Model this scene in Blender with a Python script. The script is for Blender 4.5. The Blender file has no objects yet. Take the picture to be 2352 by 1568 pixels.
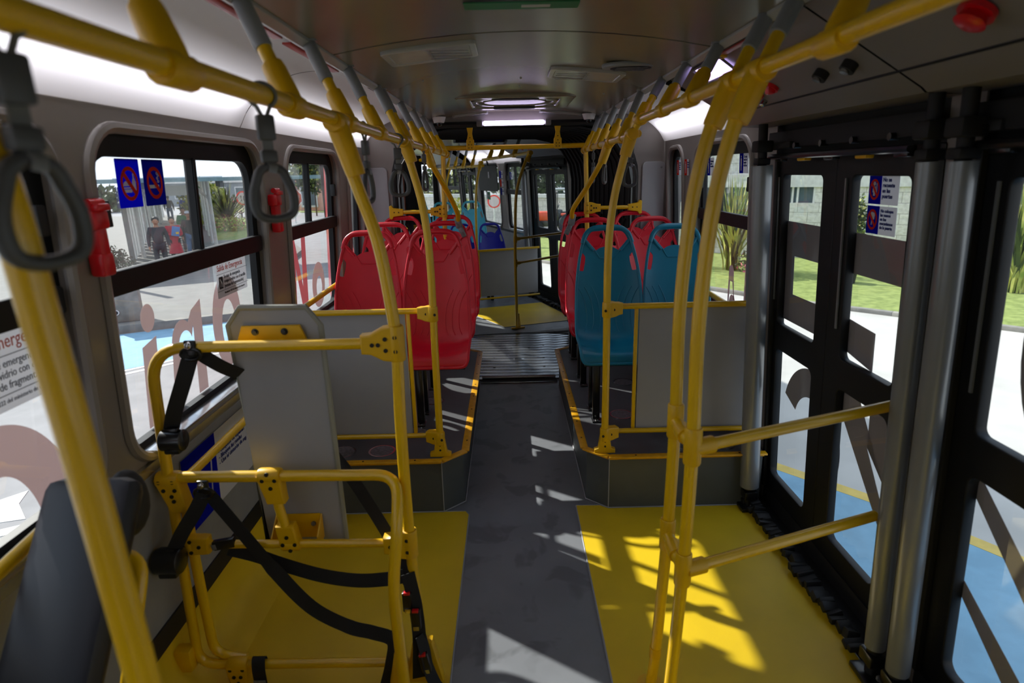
import bpy, bmesh, math, random
from mathutils import Vector, Matrix
random.seed(7)
R = math.radians
# ------------------------------------------------------------------ camera, sky, sun, exposure
sc = bpy.context.scene
C = sc.collection
cam_d = bpy.data.cameras.new('camera'); cam = bpy.data.objects.new('camera', cam_d); C.objects.link(cam); sc.camera = cam
F_PX = 1390.0
cam_d.sensor_fit = 'HORIZONTAL'; cam_d.sensor_width = 36.0; cam_d.lens = F_PX / 2352 * 36
cam_d.clip_start = 0.02; cam_d.clip_end = 400
_m = ((0.99972672, -0.02333629, 0.0013807), (-0.00762064, -0.26949361, 0.96297202), (-0.02210011, -0.96271938, -0.2695978))
cam.matrix_world = Matrix([[r[0], -r[1], -r[2], t] for r, t in zip(_m, (-0.06, 0.0, 1.75))] + [[0, 0, 0, 1]])
cam_d.dof.use_dof = True; cam_d.dof.focus_distance = 3.9; cam_d.dof.aperture_fstop = 2.8
w = bpy.data.worlds.new('sky'); sc.world = w; w.use_nodes = True
nt = w.node_tree; bg = nt.nodes['Background']
tc = nt.nodes.new('ShaderNodeTexCoord'); sp = nt.nodes.new('ShaderNodeSeparateXYZ'); cr = nt.nodes.new('ShaderNodeValToRGB')
nz = nt.nodes.new('ShaderNodeTexNoise'); nz.inputs['Scale'].default_value = 2.2; nz.inputs['Detail'].default_value = 5
mx = nt.nodes.new('ShaderNodeMixRGB'); cr2 = nt.nodes.new('ShaderNodeValToRGB')
nt.links.new(tc.outputs['Generated'], sp.inputs[0]); nt.links.new(sp.outputs['Z'], cr.inputs[0])
cr.color_ramp.elements[0].position = 0.0; cr.color_ramp.elements[0].color = (0.80, 0.88, 1.0, 1)
cr.color_ramp.elements[1].position = 0.6; cr.color_ramp.elements[1].color = (0.42, 0.62, 0.95, 1)
nt.links.new(tc.outputs['Generated'], nz.inputs['Vector']); nt.links.new(nz.outputs['Fac'], cr2.inputs[0])
cr2.color_ramp.elements[0].position = 0.42; cr2.color_ramp.elements[1].position = 0.62
nt.links.new(cr2.outputs[0], mx.inputs[0]); nt.links.new(cr.outputs[0], mx.inputs[1]); mx.inputs[2].default_value = (0.95, 0.97, 1.0, 1)
nt.links.new(mx.outputs[0], bg.inputs[0]); bg.inputs[1].default_value = 1.0
sun_d = bpy.data.lights.new('sun', 'SUN'); sun_d.energy = 5.5; sun_d.angle = R(0.7); sun_d.color = (1, 0.96, 0.9)
sun = bpy.data.objects.new('sun', sun_d); C.objects.link(sun)
sun.rotation_euler = Vector((1.63, -1.20, -1.43)).to_track_quat('-Z', 'Y').to_euler()
vs = sc.view_settings; sc.display_settings.display_device = 'sRGB'
vs.view_transform = 'Standard'; vs.look = 'None'; vs.gamma = 1.0; vs.use_curve_mapping = False; vs.exposure = 0.58
sc.cycles.max_bounces = 9; sc.cycles.diffuse_bounces = 5; sc.cycles.glossy_bounces = 3; sc.cycles.transmission_bounces = 4
sc.cycles.transparent_max_bounces = 16; sc.cycles.caustics_reflective = False; sc.cycles.caustics_refractive = False
sc.cycles.sample_clamp_indirect = 4.0

# ------------------------------------------------------------------ materials
def lin(c):
    if isinstance(c, str): c = tuple(int(c[i:i+2], 16) / 255 for i in (0, 2, 4))
    return tuple((x / 12.92 if x <= 0.04045 else ((x + 0.055) / 1.055) ** 2.4) for x in c) + (1,)
MATS = {}
def mat(name, col, rough=0.5, metal=0.0, spec=0.5, var=0.06, vs_=8.0, bump=0.0, bs=200.0, emit=0, coat=0, col2=None, emc=None):
    m = bpy.data.materials.new(name); m.use_nodes = True; n = m.node_tree; b = n.nodes['Principled BSDF']
    c1 = lin(col); c2 = lin(col2) if col2 else tuple(x * (1 - 2.5 * var) for x in c1[:3]) + (1,)
    t = n.nodes.new('ShaderNodeTexCoord'); z = n.nodes.new('ShaderNodeTexNoise'); z.inputs['Scale'].default_value = vs_; z.inputs['Detail'].default_value = 4
    r = n.nodes.new('ShaderNodeValToRGB'); r.color_ramp.elements[0].position = 0.35; r.color_ramp.elements[1].position = 0.65
    r.color_ramp.elements[0].color = c1; r.color_ramp.elements[1].color = c2
    n.links.new(t.outputs['Object'], z.inputs['Vector']); n.links.new(z.outputs['Fac'], r.inputs[0]); n.links.new(r.outputs[0], b.inputs['Base Color'])
    b.inputs['Roughness'].default_value = rough; b.inputs['Metallic'].default_value = metal; b.inputs['Specular IOR Level'].default_value = spec
    b.inputs['Coat Weight'].default_value = coat; b.inputs['Coat Roughness'].default_value = 0.15
    if bump:
        z2 = n.nodes.new('ShaderNodeTexNoise'); z2.inputs['Scale'].default_value = bs; z2.inputs['Detail'].default_value = 2
        bu = n.nodes.new('ShaderNodeBump'); bu.inputs['Strength'].default_value = bump; bu.inputs['Distance'].default_value = 0.002
        n.links.new(t.outputs['Object'], z2.inputs['Vector']); n.links.new(z2.outputs['Fac'], bu.inputs['Height']); n.links.new(bu.outputs[0], b.inputs['Normal'])
    if emit: b.inputs['Emission Color'].default_value = lin(emc or col); b.inputs['Emission Strength'].default_value = emit
    MATS[name] = m; return m
def shader(name, build):
    m = bpy.data.materials.new(name); m.use_nodes = True; n = m.node_tree; n.nodes.clear(); o = n.nodes.new('ShaderNodeOutputMaterial')
    n.links.new(build(n), o.inputs[0]); MATS[name] = m; return m
def N(n, t, **kw):
    x = n.nodes.new('ShaderNode' + t)
    for k, v in kw.items(): x.inputs[k.replace('_', ' ')].default_value = v
    return x
def mk_glass(tint, haze):
    def f(n):
        tr = N(n, 'BsdfTransparent', Color=tint); gl = N(n, 'BsdfGlossy', Roughness=0.01); di = N(n, 'BsdfTranslucent', Color=(.8, .8, .8, 1))
        lf = N(n, 'LayerWeight', Blend=.5); pw = N(n, 'Math'); pw.operation = 'POWER'; pw.inputs[1].default_value = 4.0; lw = N(n, 'Math'); lw.operation = 'MULTIPLY_ADD'; lw.inputs[1].default_value = .75; lw.inputs[2].default_value = .05
        n.links.new(lf.outputs['Facing'], pw.inputs[0]); n.links.new(pw.outputs[0], lw.inputs[0])
        tx = N(n, 'TexCoord'); nz = N(n, 'TexNoise', Scale=3.0, Detail=6.0); mp = N(n, 'MapRange'); mp.inputs['From Min'].default_value = .45; mp.inputs['From Max'].default_value = .75; mp.inputs['To Max'].default_value = haze
        n.links.new(tx.outputs['Object'], nz.inputs['Vector']); n.links.new(nz.outputs['Fac'], mp.inputs['Value'])
        m1 = N(n, 'MixShader'); n.links.new(mp.outputs[0], m1.inputs[0]); n.links.new(tr.outputs[0], m1.inputs[1]); n.links.new(di.outputs[0], m1.inputs[2])
        m2 = N(n, 'MixShader'); n.links.new(lw.outputs[0], m2.inputs[0]); n.links.new(m1.outputs[0], m2.inputs[1]); n.links.new(gl.outputs[0], m2.inputs[2])
        return m2.outputs[0]
    return f
shader('glass', mk_glass((.93, .96, .95, 1), .04))
shader('dusty_glass', mk_glass((.9, .93, .92, 1), .08))
def mk_film(c, t, op=1.0):
    def f(n):
        d = N(n, 'BsdfDiffuse', Color=c); tl = N(n, 'BsdfTranslucent', Color=c); m = N(n, 'MixShader', Fac=t)
        n.links.new(d.outputs[0], m.inputs[1]); n.links.new(tl.outputs[0], m.inputs[2])
        tr = N(n, 'BsdfTransparent', Color=(.9, .85, .85, 1)); m2 = N(n, 'MixShader', Fac=op)
        n.links.new(tr.outputs[0], m2.inputs[1]); n.links.new(m.outputs[0], m2.inputs[2]); return m2.outputs[0]
    return f
shader('film', mk_film((.62, .50, .50, 1), .42, .90))
shader('film_red', mk_film((.62, .22, .25, 1), .45, .88))
shader('film_dark', mk_film((.30, .26, .27, 1), .16, .97))
shader('diffuser', mk_film((.86, .85, .87, 1), .5))
mat('yellow_tube', 'E3B500', .34, spec=.6, var=.02, coat=.25)
mat('yellow_plastic', 'DFAE00', .4, var=.03)
mat('yellow_vinyl', 'E0BC18', .5, var=.05, vs_=3, bump=.25, bs=400)
mat('black_hole', '15120A', .6)
mat('grey_vinyl', '7B7E83', .42, var=.06, vs_=3.5, bump=.2, bs=500)
mat('platform_vinyl', '55575A', .5, var=.07, vs_=5, bump=.3, bs=350)
mat('riser_grey', '4E5354', .55, var=.04)
mat('panel_grey', '9A9B9F', .5, var=.03, vs_=3, bump=.15, bs=600)
mat('board_edge', '8C8E86', .35, var=.04)
mat('wall_trim', '857E7A', .38, var=.03, vs_=2)
mat('wall_lower', '8E8F90', .5, var=.05)
mat('ceiling', '837E6B', .25, var=.05, vs_=1.5, spec=.6)
mat('ceiling_strip', 'A9A9A2', .3, var=.03)
mat('header_grey', '807D80', .4, var=.03, vs_=2)
mat('reflection_red', 'B23A34', .35)  # colour of the red seat reflection painted along the ceiling edge
mat('lens_cover', 'AEB0AE', .25, var=.04)
mat('black_frame', '121316', .5, spec=.3, var=.1)
mat('black_rubber', '121214', .6, var=.1)
mat('black_steel', '0E0E10', .3, var=.05, coat=.3)
mat('dark_header', '0C0C0E', .7, var=.1)
mat('shaft_grey', '83868A', .3, metal=.35, var=.03)
mat('alu', 'C4C7CB', .22, metal=.9, var=.05)
mat('chrome', 'C8C8C8', .15, metal=1)
mat('zinc', '8B8D90', .5, metal=.6, var=.15, vs_=60)
mat('grey_plastic', '8B8F92', .45, var=.03)
mat('strap_grey', '4A4C4F', .45, var=.05)
mat('strap_ring', '6B6D6B', .4)
mat('webbing', '121215', .75, bump=.4, bs=900)
mat('seat_red', 'D4122C', .38, var=.03, bump=.12, bs=500)
mat('seat_teal', '0E7C9C', .38, var=.03, bump=.12, bs=500)
mat('seat_light_blue', '4FB8D2', .4, var=.03, bump=.12, bs=500)
mat('seat_blue', '1420B8', .4, var=.03)
mat('navy_pad', '0C0F1C', .42, var=.06, vs_=4)
mat('red_plastic', 'D81420', .3, var=.03, coat=.3)
mat('red_orange', 'E4411F', .3)
mat('white_plastic', 'D8D8D8', .4, var=.02)
shader('sign_blue', mk_film(lin('1A22C8'), .45)); shader('sign_navy', mk_film(lin('1A2590'), .45)); shader('sign_red', mk_film(lin('E8402C'), .4)); shader('sign_white', mk_film(lin('E6E6EA'), .35))
mat('sign_text', '24307A', .6)
mat('text_black', '26262A', .6)
mat('text_orange', 'E0624A', .6)
mat('sign_green', '1E7A4A', .5)
mat('lamp_dim', 'E8DAFF', .4, emit=1.5, emc='D8C4FF', var=0)
mat('lamp_glow', 'F2E8FF', .4, emit=5, emc='E2D2FF', var=0)
mat('bellows', '1A1A1D', .6, var=.1, vs_=20)
mat('wood_brown', '6B3524', .5)
mat('dome_dark', '0A0A10', .08)
mat('yellow_nosing', 'DBA012', .4, var=.07, vs_=25)
mat('bus_red', 'C41823', .3, coat=.4)
mat('tape_white', 'D8D8D4', .5)
# outdoors
mat('asphalt_shaded', '8F8F90', .9, var=.06, vs_=2.5, bump=.3, bs=60)  # darkened: the shade left of the bus is put into the colour
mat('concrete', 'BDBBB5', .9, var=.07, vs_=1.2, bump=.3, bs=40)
mat('paver_shaded', '807F7B', .9, var=.05, vs_=3)  # walkway also darkened in its colour for shade on the left
mat('kerb', '8E8C85', .9, var=.12, vs_=5)
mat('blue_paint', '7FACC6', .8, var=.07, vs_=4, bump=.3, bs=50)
mat('white_paint', 'EDEDE8', .7, var=.05, vs_=8)
mat('yellow_paint', 'D9BE66', .8, var=.06, vs_=8)
mat('grass', '8C9A52', .95, var=.12, vs_=6, col2='6D7C3A', bump=.6, bs=50)
mat('leaf', '7E9440', .6, var=.2, vs_=3, col2='C9C26B')
mat('leaf_dark', '4A5A2C', .7, var=.2, vs_=3, col2='2C3B1E')
mat('leaf_bronze', '5A4A34', .7, col2='33402A', vs_=4)
mat('flower_pink', 'D46A80', .7)
mat('trunk', '4A3F36', .9)
mat('white_metal', 'DCDDDC', .5)
mat('teal_metal', '6F8C92', .5)
mat('roof_metal', 'B9C2C8', .5)
mat('roof_under', '55595A', .7)
mat('building_white', 'D8D8D4', .8)
mat('building_pink', 'D6A08E', .8)
mat('building_grey', '8F979C', .7)
mat('window_dark', '5A6870', .15, spec=.8)
mat('orange_body', 'E0522E', .35)
mat('tyre', '1B1B1C', .8)
mat('skin', 'A8765A', .55); mat('hair', '17120F', .6)
mat('cloth_navy', '22222E', .85); mat('cloth_red', 'B01430', .8); mat('cloth_black', '18181B', .85)
mat('cloth_green', '1C7A3C', .8); mat('cloth_jeans', '3F6088', .85); mat('cloth_blue', '2E4FC0', .8); mat('cloth_grey', '55565A', .85); mat('cloth_white', 'D8DCE8', .8); mat('folder_blue', '3F78B8', .5)
mat('steel_bench', '6C6660', .5)
def brick(name, c1, c2, mo, sx, sy, bump=.8):
    m = mat(name, c1, .9); n = m.node_tree; b = n.nodes['Principled BSDF']
    br = N(n, 'TexBrick', Scale=1.0); br.inputs['Color1'].default_value = lin(c1); br.inputs['Color2'].default_value = lin(c2); br.inputs['Mortar'].default_value = lin(mo)
    br.inputs['Brick Width'].default_value = sx; br.inputs['Row Height'].default_value = sy; br.inputs['Mortar Size'].default_value = .012; br.inputs['Mortar Smooth'].default_value = .4
    tc = N(n, 'TexCoord'); n.links.new(tc.outputs['UV'], br.inputs['Vector'])
    nz = N(n, 'TexNoise', Scale=9.0, Detail=5.0); n.links.new(tc.outputs['UV'], nz.inputs['Vector'])
    mx = N(n, 'MixRGB', Fac=.35); mx.blend_type = 'MULTIPLY'; cr = N(n, 'ValToRGB'); cr.color_ramp.elements[0].color = (.45, .45, .45, 1); cr.color_ramp.elements[1].color = (1.2, 1.2, 1.2, 1); cr.color_ramp.elements[0].position = .3; cr.color_ramp.elements[1].position = .6
    n.links.new(nz.outputs['Fac'], cr.inputs[0]); n.links.new(br.outputs['Color'], mx.inputs[1]); n.links.new(cr.outputs[0], mx.inputs[2]); n.links.new(mx.outputs[0], b.inputs['Base Color'])
    bu = N(n, 'Bump', Strength=bump, Distance=.03); n.links.new(nz.outputs['Fac'], bu.inputs['Height']); n.links.new(bu.outputs[0], b.inputs['Normal']); return m
brick('stone_block', 'CFCDC8', 'DEDCD6', 'A8A6A0', .62, .31)
def striped(name, base, c2, scale, axis_rot=0, metal=.8, rough=.25):
    m = mat(name, base, rough, metal=metal); n = m.node_tree; b = n.nodes['Principled BSDF']
    wv = N(n, 'TexWave', Scale=scale, Distortion=0.0); wv.bands_direction = 'Y'; tc = N(n, 'TexCoord'); n.links.new(tc.outputs['Object'], wv.inputs['Vector'])
    bu = N(n, 'Bump', Strength=.25, Distance=.003); n.links.new(wv.outputs['Fac'], bu.inputs['Height']); n.links.new(bu.outputs[0], b.inputs['Normal']); return m
mat('turntable_alu', '7C7F84', .24, metal=.85, var=.08)
# worn aisle vinyl: dark scuffs and footprints with shapes of their own
def worn():
    m = MATS['grey_vinyl']; n = m.node_tree; b = n.nodes['Principled BSDF']; src = b.inputs['Base Color'].links[0].from_socket
    tc = N(n, 'TexCoord'); nz = N(n, 'TexNoise', Scale=5.0, Detail=3.0, Distortion=.6); cr = N(n, 'ValToRGB')
    cr.color_ramp.elements[0].position = .55; cr.color_ramp.elements[0].color = (1, 1, 1, 1); cr.color_ramp.elements[1].position = .62; cr.color_ramp.elements[1].color = (.72, .72, .72, 1)
    mx = N(n, 'MixRGB', Fac=1.0); mx.blend_type = 'MULTIPLY'
    n.links.new(tc.outputs['Object'], nz.inputs['Vector']); n.links.new(nz.outputs['Fac'], cr.inputs[0]); n.links.new(src, mx.inputs[1]); n.links.new(cr.outputs[0], mx.inputs[2]); n.links.new(mx.outputs[0], b.inputs['Base Color'])
worn()
# ------------------------------------------------------------------ geometry helpers
XF = Matrix.Identity(4)            # frame of the carriage being built
def v3(a): return Vector(a)
def spline(pts, n=6):
    P = [Vector(p) for p in pts]; out = []
    for i in range(len(P) - 1):
        p0 = P[i-1] if i else P[i]*2 - P[i+1]; p1, p2 = P[i], P[i+1]; p3 = P[i+2] if i + 2 < len(P) else P[i+1]*2 - P[i]
        for k in range(n):
            t = k / n; out.append(0.5 * ((2*p1) + (p2-p0)*t + (2*p0-5*p1+4*p2-p3)*t*t + (3*p1-p0-3*p2+p3)*t**3))
    out.append(P[-1]); return out
def fillet(pts, r, n=6):
    P = [Vector(p) for p in pts]; out = [P[0]]
    for i in range(1, len(P) - 1):
        a = (P[i-1] - P[i]); b = (P[i+1] - P[i]); k = min(r, a.length*.49, b.length*.49); s = P[i] + a.normalized()*k; e = P[i] + b.normalized()*k
        for j in range(n + 1):
            t = j / n; out.append((1-t)**2*s + 2*t*(1-t)*P[i] + t*t*e)
    out.append(P[-1]); return out
class MB:
    def __init__(s): s.v = []; s.f = []; s.m = []; s.mats = []; s.uv = None
    def mi(s, name):
        if name not in s.mats: s.mats.append(name)
        return s.mats.index(name)
    def add(s, vs, fs, m=None):
        o = len(s.v); s.v += [Vector(p) for p in vs]; s.f += [tuple(i + o for i in f) for f in fs]; k = s.mi(m); s.m += [k]*len(fs); return s
    def box(s, c, d, m=None, rot=None, bev=0.0):
        bm = bmesh.new(); bmesh.ops.create_cube(bm, size=1.0); bmesh.ops.scale(bm, vec=d, verts=bm.verts)
        if bev: bmesh.ops.bevel(bm, geom=bm.edges[:], offset=min(bev, min(d)*.45), segments=2, affect='EDGES', profile=.5)
        M = Matrix.Translation(c) @ (rot.to_4x4() if rot else Matrix.Identity(4)); bm.verts.index_update()
        s.add([M @ v.co for v in bm.verts], [[v.index for v in f.verts] for f in bm.faces], m); bm.free(); return s
    def tube(s, pts, r, n=12, m=None, cap=True, closed=False, rs=None):
        P = [Vector(p) for p in pts]; Q = [P[0]]
        for p in P[1:]:
            if (p - Q[-1]).length > 1e-5: Q.append(p)
        P = Q; L = len(P); vs = []; fs = []; up = None
        for i in range(L):
            if closed: t = (P[(i+1) % L] - P[i-1]).normalized()
            else: t = (P[min(i+1, L-1)] - P[max(i-1, 0)]).normalized()
            if up is None: up = Vector((0, 0, 1)) if abs(t.z) < .9 else Vector((1, 0, 0))
            u = (up - t * up.dot(t)).normalized(); w_ = t.cross(u); up = u; rr = rs[i] if rs else r
            for k in range(n): a = 2*math.pi*k/n; vs.append(P[i] + (u*math.cos(a) + w_*math.sin(a))*rr)
        for i in range(L if closed else L - 1):
            j = (i + 1) % L
            for k in range(n): fs.append((i*n+k, i*n+(k+1) % n, j*n+(k+1) % n, j*n+k))
        if cap and not closed: fs.append(tuple(range(n))[::-1]); fs.append(tuple((L-1)*n+k for k in range(n)))
        return s.add(vs, fs, m)
    def cyl(s, a, b, r, n=16, m=None, r2=None): return s.tube([a, b], r, n, m, rs=[r, r if r2 is None else r2])
    def ell(s, c, d, m=None, n=12, rot=None):
        vs = []; fs = []; h = n // 2
        for i in range(h + 1):
            for k in range(n):
                th = math.pi*i/h; ph = 2*math.pi*k/n; p = Vector((math.sin(th)*math.cos(ph)*d[0]/2, math.sin(th)*math.sin(ph)*d[1]/2, math.cos(th)*d[2]/2)); vs.append((rot @ p if rot else p) + Vector(c))
        for i in range(h):
            for k in range(n): fs.append((i*n+k, (i+1)*n+k, (i+1)*n+(k+1) % n, i*n+(k+1) % n))
        return s.add(vs, fs, m)
    def ribbon(s, pts, w_, t, side, m=None):
        P = [Vector(p) for p in pts]; vs = []; fs = []; L = len(P)
        for i in range(L):
            tg = (P[min(i+1, L-1)] - P[max(i-1, 0)]).normalized(); sd = Vector(side[i] if isinstance(side, list) else side); sd = (sd - tg*sd.dot(tg)).normalized(); nn = tg.cross(sd)
            for a, b in ((-1, -1), (1, -1), (1, 1), (-1, 1)): vs.append(P[i] + sd*a*w_/2 + nn*b*t/2)
        for i in range(L - 1):
            for k in range(4): fs.append((i*4+k, i*4+(k+1) % 4, i*4+4+(k+1) % 4, i*4+4+k))
        fs += [(3, 2, 1, 0), tuple((L-1)*4+k for k in range(4))]
        return s.add(vs, fs, m)
    def plate(s, loops, t, M=Matrix.Identity(4), m=None, bev=0.0):
        cu = bpy.data.curves.new('tmp', 'CURVE'); cu.dimensions = '2D'; cu.fill_mode = 'BOTH'; cu.extrude = max(t/2 - bev, 0); cu.bevel_depth = bev; cu.bevel_resolution = 1
        for L in loops:
            sp_ = cu.splines.new('POLY'); sp_.points.add(len(L) - 1)
            for p, q in zip(sp_.points, L): p.co = (q[0], q[1], 0, 1)
            sp_.use_cyclic_u = True
        return s._cu(cu, M, m)
    def quad(s, x0, y0, x1, y1, M, m=None): return s.add([M @ Vector(q) for q in ((x0, y0, 0), (x1, y0, 0), (x1, y1, 0), (x0, y1, 0))], [(0, 1, 2, 3)], m)
    def _cu(s, cu, M, m):
        ob = bpy.data.objects.new('tmp', cu); me = bpy.data.meshes.new_from_object(ob)
        s.add([M @ v.co for v in me.vertices], [tuple(p.vertices) for p in me.polygons], m)
        bpy.data.objects.remove(ob); bpy.data.curves.remove(cu); bpy.data.meshes.remove(me); return s
    def text(s, body, size, M, m=None, ext=0.0004, align='LEFT', xs=1.0, bold=0):
        cu = bpy.data.curves.new('tmp', 'FONT'); cu.body = body; cu.size = size; cu.extrude = ext; cu.align_x = align; cu.space_line = .95; cu.offset = bold; cu.resolution_u = 3
        return s._cu(cu, M @ Matrix.Diagonal((xs, 1, 1, 1)), m)
    def build(s, name, m=None, parent=None, smooth=38, raw=False, wh=None):
        me = bpy.data.meshes.new(name); me.from_pydata([(v if raw else XF @ v) for v in s.v], [], s.f)
        for k in (s.mats or [m]): me.materials.append(MATS[k if k else m])
        if len(s.mats) > 1: me.polygons.foreach_set('material_index', s.m)
        me.update()
        if smooth:
            me.shade_smooth(); me.set_sharp_from_angle(angle=R(smooth))
        o = bpy.data.objects.new(name, me); C.objects.link(o)
        if parent:
            o.parent = parent
            if not raw: o.matrix_parent_inverse = mw(parent).inverted()
        return o
def mw(o):
    L = Matrix.Translation(o.location) @ o.rotation_euler.to_matrix().to_4x4() @ Matrix.Diagonal(o.scale.to_4d())
    return (mw(o.parent) @ o.matrix_parent_inverse @ L) if o.parent else L
def tag(o, label=None, cat=None, group=None, kind=None):
    if label: o['label'] = label
    if cat: o['category'] = cat
    if group: o['group'] = group
    if kind: o['kind'] = kind
    return o
def empty(name, loc, label=None, cat=None, group=None, kind=None, parent=None, raw=False):
    o = bpy.data.objects.new(name, None); C.objects.link(o); o.empty_display_size = .1
    o.location = Vector(loc) if raw else XF @ Vector(loc)
    if not raw: o.rotation_euler = XF.to_euler()
    if parent: o.parent = parent; o.matrix_parent_inverse = mw(parent).inverted()
    return tag(o, label, cat, group, kind)
def kids(o): return [c for c in C.objects if c.parent == o]
def copy_tree(o, M, label=None, group=None, parent=None, omats=None, _ch=None):
    """copy a thing with its parts; M is the copy's new world matrix (top level only)"""
    if _ch is None:
        _ch = {}
        for c in C.objects:
            if c.parent: _ch.setdefault(c.parent.name, []).append(c)
    c = o.copy(); C.objects.link(c)
    if parent: c.parent = parent
    elif M is not None: c.matrix_world = M
    if parent is None:
        if label: c['label'] = label
        if group: c['group'] = group
    if omats and c.data and c.name.split('.')[0] in omats:
        for i in range(len(c.material_slots)): c.material_slots[i].link = 'OBJECT'; c.material_slots[i].material = MATS[omats[c.name.split('.')[0]]]
    for ch in _ch.get(o.name, []): copy_tree(ch, None, parent=c, omats=omats, _ch=_ch)
    return c
def rr(x0, y0, x1, y1, r, n=6, rs=None):
    rs = rs or (r, r, r, r); out = []
    for (cx, cy, a0, q) in ((x0, y0, 180, 0), (x1, y0, 270, 1), (x1, y1, 0, 2), (x0, y1, 90, 3)):
        k = rs[q]
        if k < 1e-4: out.append((cx, cy)); continue
        ox = cx + k if q in (0, 3) else cx - k; oy = cy + k if q in (0, 1) else cy - k
        for j in range(n + 1): a = R(a0 + 90*j/n); out.append((ox + k*math.cos(a), oy + k*math.sin(a)))
    return out
def circ(cx, cy, rx, ry=None, n=28, a0=0, a1=360):
    ry = ry or rx; m_ = n if a1 - a0 == 360 else n + 1
    return [(cx + rx*math.cos(R(a0 + (a1-a0)*i/n)), cy + ry*math.sin(R(a0 + (a1-a0)*i/n))) for i in range(m_)]
# side wall planes lean 3 degrees: local (u=along +Y, v=up the wall, n=into the bus)
TILT = 0.052
def WX(side, z, off=0.0): return side * (1.286 - TILT*z - off)
def WM(side, off=0.0, flip=False):
    """plane matrix: plate (x,y,z) -> wall (Y, Z, inward normal). flip makes text on the right wall readable (u = -Y)"""
    up = Vector((-side*TILT, 0, 1)); nn = Vector((-side, 0, -TILT*0)).normalized(); u = Vector((0, -1 if flip else 1, 0))
    M = Matrix.Identity(4)
    for i in range(3): M[i][0] = u[i]; M[i][1] = up[i]; M[i][2] = nn[i]; M[i][3] = (side*(1.286 - off), 0, 0)[i]
    return M
def YM(x, y, z, ang=0):
    """plane facing the camera (-Y): plate x -> +X, plate y -> +Z"""
    return Matrix.Translation((x, y, z)) @ Matrix.Rotation(R(ang), 4, 'Z') @ Matrix(((1, 0, 0, 0), (0, 0, -1, 0), (0, 1, 0, 0), (0, 0, 0, 1)))
# ------------------------------------------------------------------ carriage shell
P1 = Matrix.Translation((0, 5.76, 0)) @ Matrix.Rotation(R(19), 4, 'Z')     # frame of the far carriage, turned in the bend
def struct(name, mb, m, parent=None, **k):
    o = mb.build(name, m, parent, **k)
    if not parent: o['kind'] = 'structure'
    return o
wn = [0]
def window(side, y0, y1, latch=True, z0=.90, z1=1.88, split=True, mull=None, near_r=.12):
    wn[0] += 1
    root = empty('window_%d' % wn[0], (WX(side, z0), (y0+y1)/2, z0), kind='structure')
    zb = 1.455 + .0
    mu = mull if mull is not None else (y0 + y1)/2
    f = MB()
    loops = [rr(y0 - .015, z0 - .015, y1 + .015, z1 + .015, .12)]
    if split:
        loops += [rr(y0+.035, zb+.03, mu-.012, z1-.06, .01, rs=(.015, .005, .005, .09)), rr(mu+.012, zb+.03, y1-.035, z1-.06, .01, rs=(.005, .015, .09, .005))]
        loops += [rr(y0+.03, z0+.03, y1-.03, zb-.025, .02, rs=(.06, .06, .01, .01))]
    else: loops += [rr(y0+.035, z0+.03, y1-.035, z1-.05, .08)]
    f.plate(loops, .03, WM(side, -.045)); f.build('window_frame', 'black_frame', root)
    if split:
        b = MB(); b.plate([rr(y0+.01, zb-.03, y1-.01, zb+.035, .008)], .03, WM(side, -.02), bev=.004)
        b.plate([rr(mu-.009, zb+.03, mu+.009, z1-.055, .004)], .034, WM(side, -.042)); b.build('slider_rail', 'black_frame', root)
        g = MB(); g.quad(y0+.02, zb, y1-.02, z1-.03, WM(side, -.052)); g.build('slider_pane', 'dusty_glass', root)
        g = MB(); g.quad(y0+.01, z0+.01, y1-.01, zb, WM(side, -.056)); g.build('lower_pane', 'glass', root)
        if latch:
            for yy in (y0+.045, y1-.045):
                l = MB(); l.box((WX(side, 1.66, -.012), yy, 1.66), (.03, .03, .075), bev=.004); l.build('latch', 'black_rubber', root)
    else:
        g = MB(); g.quad(y0+.02, z0+.02, y1-.02, z1-.02, WM(side, -.052)); g.build('pane', 'glass', root)
    t = MB(); M = WM(side, .004)
    pts = [M @ Vector((p[0], p[1], 0)) for p in rr(y0-.018, z0-.018, y1+.018, z1+.018, .14, 8)]
    t.tube(pts, .017, 8, closed=True)
    t.build('window_trim', 'wall_trim', root)
    r = MB(); M2 = WM(side, 0)
    lp = rr(y0-.016, z0-.016, y1+.016, z1+.016, .13, 8); L = len(lp); vs = [M2 @ Vector((p[0], p[1], .01)) for p in lp] + [M2 @ Vector((p[0], p[1], -.05)) for p in lp]
    r.add(vs, [(i, (i+1) % L, L+(i+1) % L, L+i) for i in range(L)]); r.build('reveal', 'wall_trim', root)
    s = MB(); s.box((WX(side, z0, -.012), (y0+y1)/2, z0+.003), (.085, y1-y0-.16, .012), bev=.004); s.build('sill', 'alu', root)
    return root
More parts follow.
